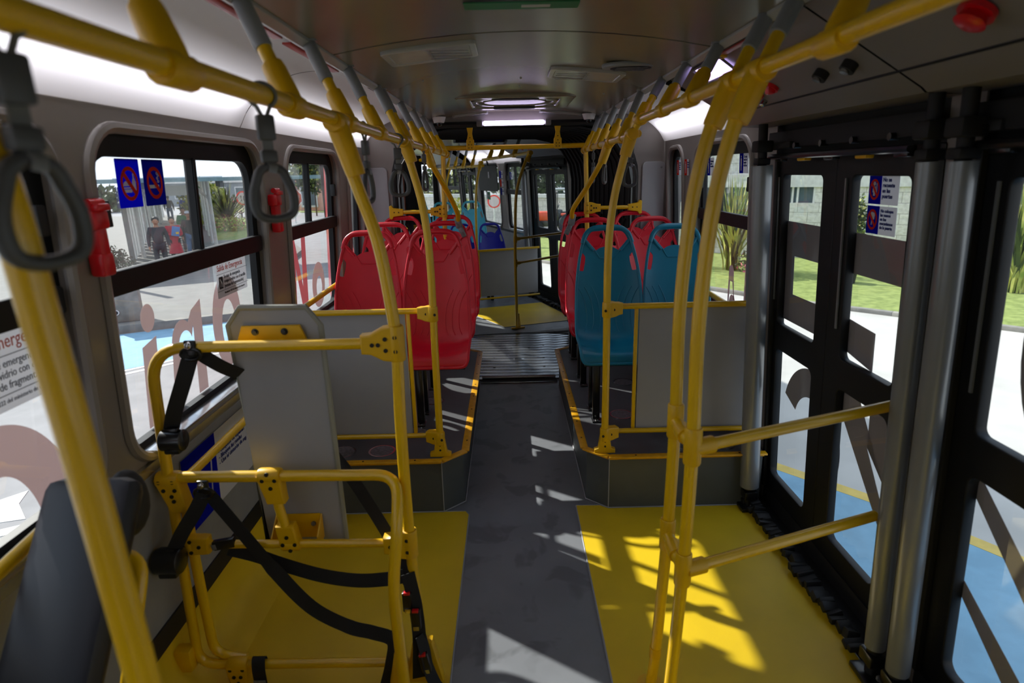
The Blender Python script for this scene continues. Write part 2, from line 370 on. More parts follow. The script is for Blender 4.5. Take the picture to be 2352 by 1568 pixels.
def side_wall(name, side, ya, yb, wins, doors, shell='black_frame'):
    loops = [[(ya, 0.0), (yb, 0.0), (yb, 2.02), (ya, 2.02)]]
    for (a, b) in wins: loops.append(rr(a-.016, .90-.016, b+.016, 1.88+.016, .13))
    segs = []; y = ya
    o = MB()
    for (a, b) in sorted(doors): segs.append((y, a)); y = b
    segs.append((y, yb))
    for (a, b) in segs:
        if b - a < .01: continue
        lp = [[(a, 0), (b, 0), (b, 2.02), (a, 2.02)]] + [rr(p-.016, .884, q+.016, 1.896, .13) for p, q in wins if p > a and q < b]
        o.plate(lp, .006, WM(side, -.003), m='wall_trim')
        lo = [[(a, -.75), (b, -.75), (b, 2.5), (a, 2.5)]] + [rr(p-.02, .88, q+.02, 1.9, .13) for p, q in wins if p > a and q < b]
        o.plate(lo, .012, WM(side, -.066), m=shell)
    for (a, b) in doors:
        o.plate([[(a, 1.93), (b, 1.93), (b, 2.5), (a, 2.5)]], .012, WM(side, -.066), m=shell)
    w_ = struct(name, o, 'wall_trim'); return w_
def lower_panels(side, segs, nm):
    """grey kick panels below the windows, rubber strip and coved yellow floor edge"""
    b = MB()
    for (a, c) in segs:
        b.plate([[(a, .05), (c, .05), (c, .86), (a, .86)]], .01, WM(side, .008), m='wall_lower')
        b.plate([[(a, .84), (c, .84), (c, .875), (a, .875)]], .016, WM(side, .01), m='alu')
        b.plate([[(a, .215), (c, .215), (c, .30), (a, .30)]], .008, WM(side, .016), m='black_rubber')
    struct(nm, b, 'wall_lower')
def cove(side, ya, yb, name, n_seg=2, dz=0.0):
    prof = spline([(.690, 2.135), (.80, 2.165-dz*.2), (.93, 2.155-dz*.45), (1.05, 2.10-dz*.7), (1.13, 2.03-dz*.9), (1.178, 1.955-dz)], 5)
    prof2 = [(p.x, p.y) for p in [Vector((q[0], q[1])) for q in prof]]
    step = (yb - ya)/n_seg
    root = empty(name, (side*.95, (ya+yb)/2, 2.15), kind='structure')
    for k in range(n_seg):
        a = ya + k*step + .004; b = ya + (k+1)*step - .004; mb = MB(); L = len(prof2)
        vs = [(side*p[0], a, p[1]) for p in prof2] + [(side*p[0], b, p[1]) for p in prof2]
        fs = [(i, i+1, L+i+1, L+i) if side > 0 else (i, L+i, L+i+1, i+1) for i in range(L-1)]
        mb.add(vs, fs); mb.build('diffuser_panel', 'diffuser', root, smooth=60)
        ld = bpy.data.lights.new('lamp_tube', 'AREA'); ld.shape = 'RECTANGLE'; ld.size = .05; ld.size_y = (b - a) - .12; ld.energy = COVE_W*(b-a); ld.color = (.96, .94, 1.0)
        lo = bpy.data.objects.new('lamp_tube', ld); C.objects.link(lo); lo.parent = root; lo.matrix_parent_inverse = mw(root).inverted()
        nrm = Vector((-side*.62, 0, -.45)); tmp = nrm.to_track_quat('-Z', 'Y').to_matrix().to_4x4()
        z = -nrm.normalized(); y_ = Vector((0, 1, 0)); x_ = y_.cross(z)
        Mx = Matrix(((x_.x, y_.x, z.x, side*1.175), (x_.y, y_.y, z.y, (a+b)/2), (x_.z, y_.z, z.z, 2.115), (0, 0, 0, 1)))
        lo.matrix_world = XF @ Mx
        lo.location, lo.rotation_euler = (XF @ Mx).to_translation(), (XF @ Mx).to_euler()
    return root
COVE_W = 1.6
def ceiling(name, ya, yb, seams):
    mb = MB(); ys = [ya] + seams + [yb]
    for i in range(len(ys) - 1):
        a, b = ys[i] + (.008 if i else 0), ys[i+1] - .008; n = 12; vs = []; fs = []
        for j in range(n + 1):
            x = -.64 + 1.28*j/n; z = 2.205 - .06*(x/.64)**2
            vs += [(x, a, z), (x, b, z), (x, a, z+.01), (x, b, z+.01)]
        for j in range(n): o = j*4; fs += [(o, o+1, o+5, o+4), (o+2, o+6, o+7, o+3)]
        fs += [(o*4, o*4+4, o*4+6, o*4+2) for o in range(n)]
        mb.add(vs, fs, 'ceiling')
        mb.add([(x, y, 2.22 - .06*(x/.64)**2) for y in (a-.01, b+.01) for x in (-.64, 0, .64)], [(0, 1, 4, 3), (1, 2, 5, 4)], 'black_rubber')
    for s in (-1, 1):
        mb.tube([(s*.665, ya, 2.15), (s*.665, yb, 2.15)], .026, 6, 'ceiling_strip')
    o = struct(name, mb, 'ceiling')
    return o
def roof(name, ya, yb):
    mb = MB(); mb.box((0, (ya+yb)/2, 2.42), (2.66, yb-ya, .05), 'building_white'); struct(name, mb, 'building_white')

# ---- near carriage
YE = 4.98
YN = -1.9
fl = MB(); fl.box((0, (YN+5.16)/2, -.03), (2.62, 5.16-YN, .06)); struct('floor', fl, 'grey_vinyl', smooth=0)
def mat_plate(name, loop, z, m, label, t=.004):
    b = MB(); b.plate([loop], t, Matrix.Translation((0, 0, z + t/2)), m, bev=.001); b.tube([(p[0], p[1], z+.002) for p in loop], .004, 5, 'panel_grey', closed=True)
    o = b.build(name, m); return tag(o, label, 'floor covering')
mat_plate('floor_mat', [(-.305, YN+.1), (-.305, 2.85), (-.325, 2.885), (-1.18, 2.885), (-1.18, YN+.1)], 0, 'yellow_vinyl', 'yellow vinyl floor area of the wheelchair bay, left of the grey aisle')
mat_plate('floor_mat', [(.27, YN+.1), (1.19, YN+.1), (1.19, 2.89), (.43, 2.89), (.40, 2.915), (.27, 2.915)], 0, 'yellow_vinyl', 'yellow vinyl floor area in front of the double doors, right of the grey aisle')
side_wall('wall_left', -1, YN, YE, [(-1.5, .2), (.36, 1.56), (1.72, 2.87), (3.22, 4.17), (4.47, 4.86)], [])
side_wall('wall_right', 1, YN, YE, [(-1.5, .2), (3.22, 4.15), (4.47, 4.86)], [(.58, 1.67), (1.80, 2.93)])
lower_panels(-1, [(YN, 2.88)], 'trim_1'); lower_panels(-1, [(2.95, YE)], 'trim_2'); lower_panels(1, [(2.98, YE)], 'trim_3')
# coved yellow edge along the left wall
b = MB(); pr = spline([(-1.10, .004), (-1.17, .02), (-1.225, .07), (-1.252, .14), (-1.262, .215)], 4); L = len(pr)
b.add([(p.x, y, p.y) for y in (YN, 2.88) for p in [Vector((q.x, q.y)) for q in pr]], [(i, i+1, L+i+1, L+i) for i in range(L-1)]); struct('baseboard_left', b, 'yellow_vinyl', smooth=60)
ceiling('ceiling', YN, 5.05, [.6, 2.24, 4.88]); roof('trim_4', YN, 5.15)
cove(-1, YN, 5.0, 'trim_5', 3).location
cove(1, 3.08, 5.0, 'trim_6', 1)
window(-1, -1.5, .2, False); window(-1, .36, 1.56, mull=.9); window(-1, 1.72, 2.87, mull=2.345); window(-1, 3.22, 4.17, mull=3.68); window(-1, 4.47, 4.86, False, split=False)
window(1, -1.5, .2, False); window(1, 3.22, 4.15, mull=3.82); window(1, 4.47, 4.86, False, split=False)
# reflection of the red seats, made as thin red bars beside the ceiling rails
for s, segs in ((-1, [(1.35, 1.9), (1.97, 2.5), (.8, 1.28)]), (1, [(2.05, 2.42)])):
    for (a, c) in segs:
        b = MB(); b.box((s*.705, (a+c)/2, 2.132), (.028, c-a, .006), bev=.002); tag(b.build('red_reflection_bar', 'reflection_red'), 'painted reflection of the red seats beside the %s ceiling rail between hanger rods' % ('left' if s < 0 else 'right'), 'painted reflection', 'red reflections on the ceiling edge')
# header box over the right doors
b = MB(); pr = [(.69, 2.135), (.72, 2.15), (1.06, 1.945), (1.075, 1.932), (1.19, 1.925)]
for (a, c) in ((YN, .50), (.51, 1.74), (1.75, 3.07)):
    vs = [(x, y, z) for y in (a, c) for (x, z) in pr]; b.add(vs, [(0+i, 1+i, 6+i, 5+i) for i in range(4)], 'header_grey')
b.plate([[(pr[0][0], pr[0][1]), (1.25, 1.925), (1.25, 2.4), (.69, 2.4)]], .01, YM(0, 3.075, 0), 'black_frame')
b.tube([(.99, .52, 1.985), (.99, 3.05, 1.985)], .0035, 6, 'black_frame'); struct('trim_7', b, 'header_grey', smooth=20)
for y in (2.02, 1.86, 1.0):
    b = MB(); b.cyl((.925, y, 2.028), (.911, y, 2.006), .022, 16, 'black_rubber'); b.cyl((.915, y, 2.022), (.905, y, 2.0), .013, 12, 'chrome')
    tag(b.build('panel_lock', 'chrome'), 'round chrome lock in the grey panel above the right doors', 'lock', 'panel locks above the doors')
# rear wall behind the camera
b = MB(); b.box((0, YN - .03, 1.2), (2.7, .05, 2.5)); struct('wall_rear', b, 'wall_lower')

# ---- end wall and portal towards the gangway
def portal(hw, z0, z1, r): return rr(-hw, z0, hw, z1, .01, 8, rs=(.02, .02, r, r))
def end_wall(name, y, hw=.955, face='wall_trim'):
    b = MB(); outer = [(-1.33, -.75), (1.33, -.75), (1.33, 2.45), (-1.33, 2.45)]
    b.plate([outer, portal(hw, -.05, 2.10, .42)], .03, YM(0, y, 0), face)
    for s in (-1, 1):
        b.plate([rr(s*1.10-.085, .62, s*1.10+.085, 1.80, .03)], .022, YM(0, y-.02, 0), 'panel_grey', bev=.006)
        for z in (.66, 1.76): b.cyl((s*1.10+s*.06, y-.03, z), (s*1.10+s*.06, y-.037, z), .008, 8, 'zinc')
    pts = [(p[0], y - .02, p[1]) for p in portal(hw+.005, -.05, 2.11, .42)]
    b.tube(pts, .022, 8, 'black_rubber', closed=True)
    return struct(name, b, face)
end_wall('wall_front', 5.0)
# ---- gangway: turntable, bellows
b = MB(); arc = [(-.95, 5.0)] + [(.95, 5.0)] + [(.02 + 2.0*math.sin(R(t)), 4.54 + 2.0*math.cos(R(t))) for t in [28 - 4*k for k in range(15)]]
b.plate([arc], .012, Matrix.Translation((0, 0, .008)), 'turntable_alu'); b.tube([(p[0], p[1], .012) for p in arc[2:]], .008, 6, 'black_rubber')
o = b.build('turntable', 'turntable_alu'); o['kind'] = 'structure'; o.name = 'floor_turntable'
b = MB(); b.tube([(-.32, 5.02, .022), (.32, 5.02, .022)], .018, 10, 'alu'); b.box((0, 4.965, .006), (.66, .05, .012), 'black_rubber'); b.box((0, 4.925, .004), (.66, .012, .012), 'alu', bev=.002)
tag(b.build('threshold_bar', 'alu'), 'round metal threshold bar across the aisle at the turntable edge', 'threshold')
b = MB()
for k in range(16):
    y_ = 5.085 + k*.090; hw_ = .93 if y_ < 6.2 else max(.1, math.sqrt(max(.01, 4.0 - (y_-4.54)**2)) - .06); hw_ = min(hw_, .93); b.box((0, y_, .0155), (2*hw_, .030, .003), bev=.001)
b.build('tread_strip', 'alu', o)
for (px, py) in ((-.22, 5.32), (-.07, 5.25), (.13, 5.25), (.24, 5.32), (-.23, 5.62), (.25, 5.6), (-.06, 5.95), (.12, 5.95), (-.18, 6.05), (.27, 6.03), (-.19, 5.85), (.28, 5.83)):
    b = MB(); b.box((px, py, .0155), (.022, .010, .003), bev=.001); tag(b.build('floor_plug', 'black_rubber'), 'small black plug set into the aluminium turntable floor', 'plug', 'plugs in the turntable floor')
b = MB(); b.plate([rr(-.05, -.02, .05, .02, .004), rr(-.03, -.008, .03, .008, .004)], .004, Matrix.Translation((.01, 5.56, .017)), 'alu'); b.tube([(-.03, 5.56, .019), (.03, 5.56, .019)], .004, 6, 'chrome')
tag(b.build('pull_handle', 'alu'), 'recessed metal pull handle in the middle of the turntable floor', 'handle')
b = MB(); prof = None; rings = []
K = 13
for k in range(K*2 + 1):
    t = k/(K*2); ang = R(19)*t; out = .055 if k % 2 else 0.0
    cx, cy = 0, 5.76; ly = -.72 + 1.44*t
    # points of the fold ring in a frame turning about the pivot
    pr = [(-.93-out, .02), (-.93-out, 1.1)] + [(-.93-out+.42-(.42)*math.cos(R(a))*1.0, 1.66+out+.42*math.sin(R(a))) for a in (0, 22, 45, 67, 90)]
    pr = pr + [(-x, z) for x, z in pr[::-1]]
    ring = []
    for x, z in pr:
        # lateral offset about the bend: y shift grows with x
        px = x*math.cos(ang) - 0*math.sin(ang); base = Vector((0, 5.04)) * (1-t) + Vector((0, 5.76)) * 0
        p0 = Vector((x, 5.04)); p1 = P1 @ Vector((x, .74, 0)); q = p0.lerp(Vector((p1.x, p1.y)), t)
        ring.append((q.x, q.y, z))
    rings.append(ring)
L = len(rings[0]); vs = [p for r_ in rings for p in r_]
b.add(vs, [(i*L+j, i*L+j+1, (i+1)*L+j+1, (i+1)*L+j) for i in range(len(rings)-1) for j in range(L-1)])
for i in range(0, len(rings), 2): b.tube(rings[i], .011, 6)
gb = tag(b.build('gangway_bellows', 'bellows', smooth=25), 'black folded rubber bellows joining the two carriages', 'bellows')
for s in (-1, 1):
    b = MB()
    for k in range(9):
        y = 5.1 + k*.11; p1_ = P1 @ Vector((s*.89, .66, 0)); q0 = Vector((s*.90, 5.06)); q1 = Vector((p1_.x, p1_.y))
        q = q0.lerp(q1, k/8)
        b.tube(spline([(q.x, q.y, 1.36), (q.x - s*.05, q.y-.02, 1.25), (q.x - s*.035, q.y+.01, .95), (q.x - s*.06, q.y-.02, .6), (q.x-s*.03, q.y, .1)], 4), .014, 6)
    tag(b.build('bellows_guard', 'black_rubber'), 'curved black rubber ribs along the lower %s side of the gangway' % ('left' if s < 0 else 'right'), 'guard')
# gangway inner ceiling, dark
b = MB(); n_ = 10
b.add([(-.9, 5.05, 2.085), (.9, 5.05, 2.085)] + [tuple(P1 @ Vector((x, .7, 2.085))) for x in (.9, -.9)], [(0, 1, 2, 3)]); b.box((0, 5.08, 2.13), (1.7, .12, .1), 'black_frame', bev=.03)
b.build('ceiling_lining', 'black_frame', gb)
# ---- far carriage
XF = P1
FE = 8.6
fl = MB(); fl.box((0, (.78+FE)/2, -.03), (2.62, FE-.78, .06)); struct('floor_front', fl, 'grey_vinyl', smooth=0)
mat_plate('floor_mat', [(.235, 1.09), (1.15, 1.09), (1.15, 2.2), (.24, 2.2), (.09, 1.80)], 0, 'yellow_vinyl', 'yellow vinyl floor patch inside the far door, beyond the turntable')
side_wall('wall_front_right', 1, .72, FE, [(2.98, 3.76), (4.06, 5.2), (6.6, 7.7)], [(1.45, 2.72), (5.4, 6.45)])
side_wall('wall_front_left', -1, .72, FE, [(1.2, 2.4), (2.7, 3.9), (4.2, 5.4), (5.7, 6.9)], [], 'bus_red')
end_wall('wall_gangway', .76)
window(1, 2.98, 3.76, True, mull=3.4); window(1, 4.06, 5.2, False, split=False); window(1, 6.6, 7.7, False)
for a in (1.2, 2.7, 4.2, 5.7): window(-1, a, a+1.2, False, mull=a+.6)
ceiling('ceiling_front', .74, FE, [2.5, 4.6]); roof('trim_8', .6, FE)
cove(1, 2.92, 5.56, 'trim_9', 2, .075); cove(-1, .78, 5.6, 'trim_10', 3)
b = MB(); pr = [(.69, 2.135), (.72, 2.15), (1.06, 1.945), (1.075, 1.932), (1.19, 1.925)]
for (a, c) in ((.78, 1.3), (1.31, 2.9), (5.58, FE)):
    vs = [(x, y, z) for y in (a, c) for (x, z) in pr]; b.add(vs, [(0+i, 1+i, 6+i, 5+i) for i in range(4)], 'header_grey')
struct('trim_11', b, 'header_grey', smooth=20)
b = MB(); b.plate([[(-1.33, -.6), (1.33, -.6), (1.33, 2.45), (-1.33, 2.45)], rr(-1.1, .8, 1.1, 1.95, .1)], .05, YM(0, FE, 0), 'black_frame'); b.quad(-1.15, .75, 1.15, 2.0, YM(0, FE+.01, 0), 'glass'); struct('window_20', b, 'black_frame')
lower_panels(1, [(2.75, 5.38)], 'trim_12'); lower_panels(-1, [(.8, FE)], 'trim_13')
XF = Matrix.Identity(4)
# ---- platforms over the wheels
def platform(side, name, label):
    s = side; o = [(s*.44, 2.885), (s*.335, 2.985), (s*.335, 4.83), (s*.50, 4.95), (s*1.245, 4.95), (s*1.245, 2.885)]
    b = MB(); b.plate([[(p[0], p[1]) for p in o]], .31, Matrix.Translation((0, 0, .155)), 'riser_grey')
    b.plate([[(p[0]*.999, p[1]) for p in o]], .004, Matrix.Translation((0, 0, .312)), 'platform_vinyl')
    root = b.build(name, 'riser_grey', smooth=0)
    e = MB(); path = [(s*1.25, 2.885, .312), (s*.44, 2.885, .312), (s*.335, 2.985, .312), (s*.335, 4.83, .312), (s*.50, 4.95, .312), (s*.9, 4.95, .312)]
    for a, c in zip(path[:-1], path[1:]):
        a = Vector(a); c = Vector(c); d = (c-a); nn = Vector((-d.y, d.x, 0)).normalized()*(-1 if s < 0 else 1)*(-1); mid = (a+c)/2 - nn*.0
        e.box(mid + nn*(-.016), (d.length+.012, .040, .010), 'yellow_nosing', rot=Matrix.Rotation(math.atan2(d.y, d.x), 3, 'Z'), bev=.003)
        e.box(mid + nn*.003 - Vector((0, 0, .012)), (d.length+.008, .007, .03), 'yellow_nosing', rot=Matrix.Rotation(math.atan2(d.y, d.x), 3, 'Z'), bev=.002)
        for k in range(int(d.length/.22)):
            p = a + d*((k+.5)/max(1, int(d.length/.22))) - nn*.016; e.cyl(p + Vector((0, 0, .004)), p + Vector((0, 0, .0065)), .005, 8, 'black_hole')
    e.build('nosing', 'yellow_nosing', root)
    f = MB(); f.tube([(s*1.25, 2.882, .006), (s*.44, 2.882, .006), (s*.332, 2.983, .006), (s*.332, 4.83, .006)], .004, 5); f.tube([(s*.44, 2.883, .01), (s*.44, 2.883, .30)], .003, 5); f.build('sealant', 'panel_grey', root)
    return tag(root, label, 'platform')
platform(-1, 'seat_platform', 'raised dark grey platform with yellow nosing under the left rows of red seats')
platform(1, 'seat_platform', 'raised dark grey platform with yellow nosing under the right seats, teal pair in front')
b = MB(); b.plate([rr(-.2, -.13, .2, .13, .12)], .003, Matrix.Translation((0, 0, 0)))
for (x, y, s) in ((-.62, 3.22, 1), (-.98, 2.985, 1), (-.77, 2.99, 1), (-.58, 3.72, 1), (.60, 3.42, 1), (1.06, 2.985, 1), (.86, 2.99, 1), (.72, 4.0, 1)):
    d = MB(); d.cyl((x, y, .3145), (x, y, .3185), .072, 28, 'alu'); d.cyl((x, y, .3185), (x, y, .3195), .062, 28, 'zinc')
    tag(d.build('access_cover', 'alu'), 'round metal access cover set flush in the dark seat platform', 'cover', 'round covers on the seat platforms')
# ------------------------------------------------------------------ doors
def door(n, side, leaves, zt=1.93, z0=.10, bristle=True, brk=True):
    y0 = min(a for a, c, g0, g1 in leaves); y1 = max(c for a, c, g0, g1 in leaves)
    root = empty('door_%d' % n, (WX(side, 0), (y0+y1)/2, 0), kind='structure')
    for (a, c, g0, g1) in leaves:
        lf = MB(); lf.plate([[(a, z0), (c, z0), (c, 1.80), (a, 1.80)], rr(g0, 1.0, g1, 1.714, .03), rr(g0, .19, g1, .885, .04)], .035, WM(side, -.03), bev=.005)
        lfo = lf.build('door_leaf', 'black_frame', root)
        g = MB(); g.quad(g0-.01, .98, g1+.01, 1.73, WM(side, -.042)); g.build('upper_pane', 'glass', lfo)
        g = MB(); g.quad(g0-.01, .17, g1+.01, .90, WM(side, -.042)); g.build('lower_pane', 'glass', lfo)
        s = MB(); s.plate([rr(c-.012 if c == y1 else a+.0, z0, c+.004 if c == y1 else a+.016, 1.8, .003)], .05, WM(side, -.02), bev=.004); s.build('edge_seal', 'black_rubber', lfo)
        s = MB(); s.plate([rr(g1+.02, 1.12, g1+.03, 1.70, .002)], .006, WM(side, -.008)); s.build('edge_bar', 'shaft_grey', lfo)
    h = MB(); h.plate([[(y0-.03, 1.80), (y1+.03, 1.80), (y1+.03, 1.872), (y0-.03, 1.872)]], .03, WM(side, -.05)); h.plate([[(y0-.03, 1.879), (y1+.03, 1.879), (y1+.03, 1.94), (y0-.03, 1.94)]], .03, WM(side, -.05))
    for k in range(14):
        if k in (3, 4, 9, 10): continue
        yy = y0 + (k + .5)*(y1-y0)/14; h.plate([[(yy-.05, 1.868), (yy+.05, 1.868), (yy+.05, 1.884), (yy-.05, 1.884)]], .02, WM(side, -.045))
    h.box((WX(side, 1.85, .03), (y0+y1)/2, 1.86), (.02, y1-y0, .07), 'dark_header', bev=.004)
    h.tube([(WX(side, 1.8, .07), y0+.05, 1.79), (WX(side, 1.8, .05), y1-.05, 1.79)], .012, 8, 'black_steel')
    for k in range(5):
        yy = y0 + (k+.6)*(y1-y0)/5.2; h.box((WX(side, 1.78, .035), yy, 1.785), (.03, .07, .035), 'yellow_plastic' if k in (1, 3) else 'black_steel', bev=.005); h.cyl((WX(side, 1.8, .06), yy+.05, 1.83), (WX(side, 1.8, .03), yy+.05, 1.83), .012, 10, 'black_steel')
    h.build('door_header', 'dark_header', root)
    t = MB(); t.box((WX(side, 0, -.03), (y0+y1)/2, .05), (.06, y1-y0, .10)); t.box((WX(side, 0, .03), (y0+y1)/2, .012), (.12, y1-y0, .02), 'black_rubber', bev=.004); t.build('threshold', 'black_rubber', root)
    if bristle:
        random.seed(n); b = MB(); y = y0 + .02
        while y < y1 - .03:
            wd = random.uniform(.02, .05); dp = random.uniform(.02, .05)
            b.box((WX(side, .02, .07 + dp/2), y + wd/2, .025 + random.uniform(0, .015)), (dp+.03, wd*.9, random.uniform(.02, .045)), rot=Matrix.Rotation(random.uniform(-.5, .5), 3, 'X') @ Matrix.Rotation(random.uniform(-.3, .3), 3, 'Y'), bev=.004)
            y += wd
        b.build('bristle_strip', 'black_rubber', root)
    return root
def shaft(side, y, label, x0=1.178, x1=1.10, r=.047):
    root = empty('door_shaft', (side*x0, y, 0), label, 'shaft', 'vertical door shafts')
    dx = (x1 - x0)/1.62; X = lambda z: side*(x0 + dx*(z-.13))
    b = MB(); b.cyl((X(.13), y, .13), (X(1.752), y, 1.752), r, 28); b.build('shaft_cover', 'shaft_grey', root)
    b = MB(); b.cyl((X(0), y, .0), (X(.13), y, .13), .026, 16); b.box((X(0)-side*.005, y, .012), (.10, .11, .022), bev=.006); b.cyl((X(.04), y-.04, .03), (X(.04), y-.05, .035), .012, 8, 'zinc'); b.box((X(.09), y, .085), (.07, .075, .05), bev=.01); b.build('foot_bearing', 'black_steel', root)
    b = MB(); b.cyl((X(1.75), y, 1.75), (X(1.93), y, 1.93), .020, 14); b.box((X(1.84), y, 1.835), (.075, .07, .05), bev=.008); b.box((X(1.84)+side*.05, y-.09, 1.835), (.03, .20, .028), bev=.005); b.box((X(1.79), y, 1.77), (.06, .055, .03), bev=.006); b.build('top_bearing', 'dark_header', root)
    return root
door(1, 1, [(2.415, 2.93, 2.51, 2.885), (1.80, 2.405, 1.955, 2.305)])
door(2, 1, [(1.13, 1.67, 1.20, 1.575), (.58, 1.12, .66, 1.05)])
shaft(1, 2.86, 'grey cylindrical door shaft between the double door and the teal seats')
shaft(1, 1.738, 'grey cylindrical door shaft on the near side of the double door with two signs', 1.185, 1.11, .033)
shaft(1, 1.628, 'nearest grey cylindrical door shaft, at the edge of the closest door on the right', 1.195, 1.122, .036)
XF = P1
door(3, 1, [(2.09, 2.72, 2.17, 2.56), (1.45, 2.08, 1.57, 1.94)])
door(4, 1, [(5.93, 6.45, 6.02, 6.36), (5.4, 5.92, 5.5, 5.84)], bristle=False)
shaft(1, 2.70, 'grey door shaft of the far door beyond the turntable')
XF = Matrix.Identity(4)

# ------------------------------------------------------------------ handrails
YT = 'yellow_tube'; RT = .0185
def tee(root, p, d, r=.026, l=.085, arm=None, al=.12):
    """plastic socket: sleeve along the rail direction d plus a socket along arm"""
    b = MB(); p = Vector(p); d = Vector(d).normalized(); b.tube([p - d*l/2, p - d*(l/2-.006), p + d*(l/2-.006), p + d*l/2], r, 14, rs=[r*.9, r, r, r*.9])
    if arm is not None:
        a = Vector(arm).normalized(); b.tube([p, p + a*.03, p + a*(al-.012), p + a*al], r, 14, rs=[r*1.0, r*1.05, r*.98, r*.92])
    return b.build('tee_fitting', 'yellow_plastic', root)
def clamp(root, p, bar, post=(0, 0, 1), face=(0, -1, 0), r=.026, hp=.085, lb=.085, dots=4):
    """bolted half-shell clamp with black screw holes"""
    p = Vector(p); u = Vector(bar).normalized(); v = Vector(post).normalized(); f = Vector(face).normalized()
    b = MB(); b.tube([p - v*hp/2, p - v*(hp/2-.006), p + v*(hp/2-.006), p + v*hp/2], r, 16, rs=[r*.92, r, r, r*.92])
    M = Matrix.Identity(4)
    n_ = u.cross(v).normalized()
    for i in range(3): M[i][0] = u[i]; M[i][1] = v[i]; M[i][2] = n_[i]; M[i][3] = p[i]
    b.plate([[(0, hp*.46), (r+.012, hp*.42), (lb*.75, .026), (lb, .024), (lb, -.024), (lb*.75, -.026), (r+.012, -hp*.42), (0, -hp*.46)]], r*1.75, M, bev=.006)
    o = b.build('clamp', 'yellow_plastic', root)
    h = MB(); k = r*.9 + .0015
    sp = {4: [(.008, .02), (.008, -.02), (.036, 0), (-.014, 0)], 5: [(.006, .022), (.006, -.022), (.036, .012), (.036, -.012), (.062, 0)], 6: [(.0, .022), (.0, -.022), (.03, .018), (.03, -.018), (.052, 0), (.07, 0)]}[dots]
    for (a, c) in sp: q = p + u*a + v*c + f*k*.97; h.cyl(q - f*.004, q + f*.0015, .0066, 10)
    h.build('screw_holes', 'black_hole', o)
    return o
def hanger(root, side, yb, zr, xr, yt=None, gy=.085):
    yt = yb + gy; A = Vector((side*xr, yb, zr)); B = Vector((side*.652, yt, 2.142)); d = (B-A).normalized()
    b = MB(); b.tube([A, B], .0165, 12); ho = b.build('hanger_rod', YT, root)
    b = MB(); L = (B-A).length; b.tube([A + d*(L*.52), A + d*(L*.54), B - d*.012, B], .02, 14, rs=[.0185, .0205, .0205, .018]); b.cyl(B - d*.004, B + Vector((0, 0, .01)), .027, 14); b.build('grip_sleeve', 'grey_plastic', ho)
    tee(root, A, (0, 1, 0), arm=d, al=.105)
    return ho
# left overhead rail
lr = empty('overhead_handrail', (-.53, 1.5, 1.9), 'long yellow overhead handrail hung by rods along the left side of the near carriage', 'handrail')
b = MB(); b.tube([(-.53, -.9, 1.905), (-.53, 1.0, 1.905), (-.53, 2.4, 1.897), (-.535, 4.95, 1.893)], RT, 16); b.build('rail', YT, lr)
for yb in (.0, .45, .94, 1.43, 1.92, 2.38, 3.02, 3.52, 3.98, 4.42, 4.8): hanger(lr, -1, yb, 1.90, .53)
tee(lr, (-.535, 4.95, 1.893), (0, 1, 0), r=.03, l=.06)
# right overhead rails
ur = empty('overhead_handrail', (.54, 1.8, 1.96), 'short upper yellow handrail over the right doors, ending above the partition post', 'handrail')
b = MB(); b.tube([(.545, -.9, 1.975), (.54, 1.5, 1.97), (.54, 2.86, 1.962)], RT, 16); b.build('rail', YT, ur)
for yb in (.2, .7, 1.2, 2.1, 2.46): hanger(ur, 1, yb, 1.965, .54)
lo_ = empty('overhead_handrail', (.54, 3.8, 1.9), 'lower yellow handrail above the right rows of seats, from the partition post to the gangway', 'handrail')
b = MB(); b.tube([(.537, 2.90, 1.905), (.54, 4.0, 1.905), (.55, 4.95, 1.90)], RT, 16); b.build('rail', YT, lo_)
for yb in (3.30, 3.68, 4.08, 4.46, 4.78): hanger(lo_, 1, yb, 1.905, .54)
tee(lo_, (.55, 4.95, 1.9), (0, 1, 0), r=.03, l=.06)
def pole(label, pts, y, r=RT, cat='pole', base=None):
    root = empty('stanchion_pole', (pts[0][0], y, pts[0][2] if len(pts[0]) > 2 else pts[0][1]), label, cat)
    P = spline([(p[0], y if len(p) < 3 else p[1], p[-1]) for p in pts], 5); b = MB(); b.tube(P, r, 18); b.build('tube', YT, root)
    return root
# nearest pole on the left
near = pole('closest yellow pole, blurred, running down the left edge of the view', [(-.50, .0), (-.522, .9), (-.531, 1.143), (-.541, 1.40), (-.551, 1.6), (-.56, 1.75), (-.585, 1.88)], .62, base=1)
b = MB(); b.cyl((-.50, .62, 0), (-.50, .62, .012), .05, 20); b.cyl((-.50, .62, .01), (-.50, .62, .05), .025, 16); b.build('floor_flange', 'yellow_plastic', near)
# pole of the wheelchair bay
p2 = pole('yellow pole at the aisle corner of the wheelchair bay, bending up to the left handrail', [(-.395, .02), (-.40, .085), (-.415, .54), (-.417, .94), (-.411, 1.232), (-.418, 1.37), (-.443, 1.567), (-.490, 1.729), (-.528, 1.87)], 1.78)
tee(p2, (-.53, 1.78, 1.893), (0, 1, 0), r=.029, arm=(.3, 0, -1), al=.15)
clamp(p2, (-.410, 1.78, 1.256), (-1, 0, 0), dots=6, hp=.11, lb=.10); clamp(p2, (-.416, 1.78, .558), (-1, 0, 0), dots=5, hp=.10, lb=.08)
b = MB(); b.plate([[(-.06, 0), (.06, 0), (.028, .16), (-.028, .16)]], .045, YM(-.397, 1.78, .0), bev=.008); b.build('foot_fitting', 'yellow_plastic', p2)
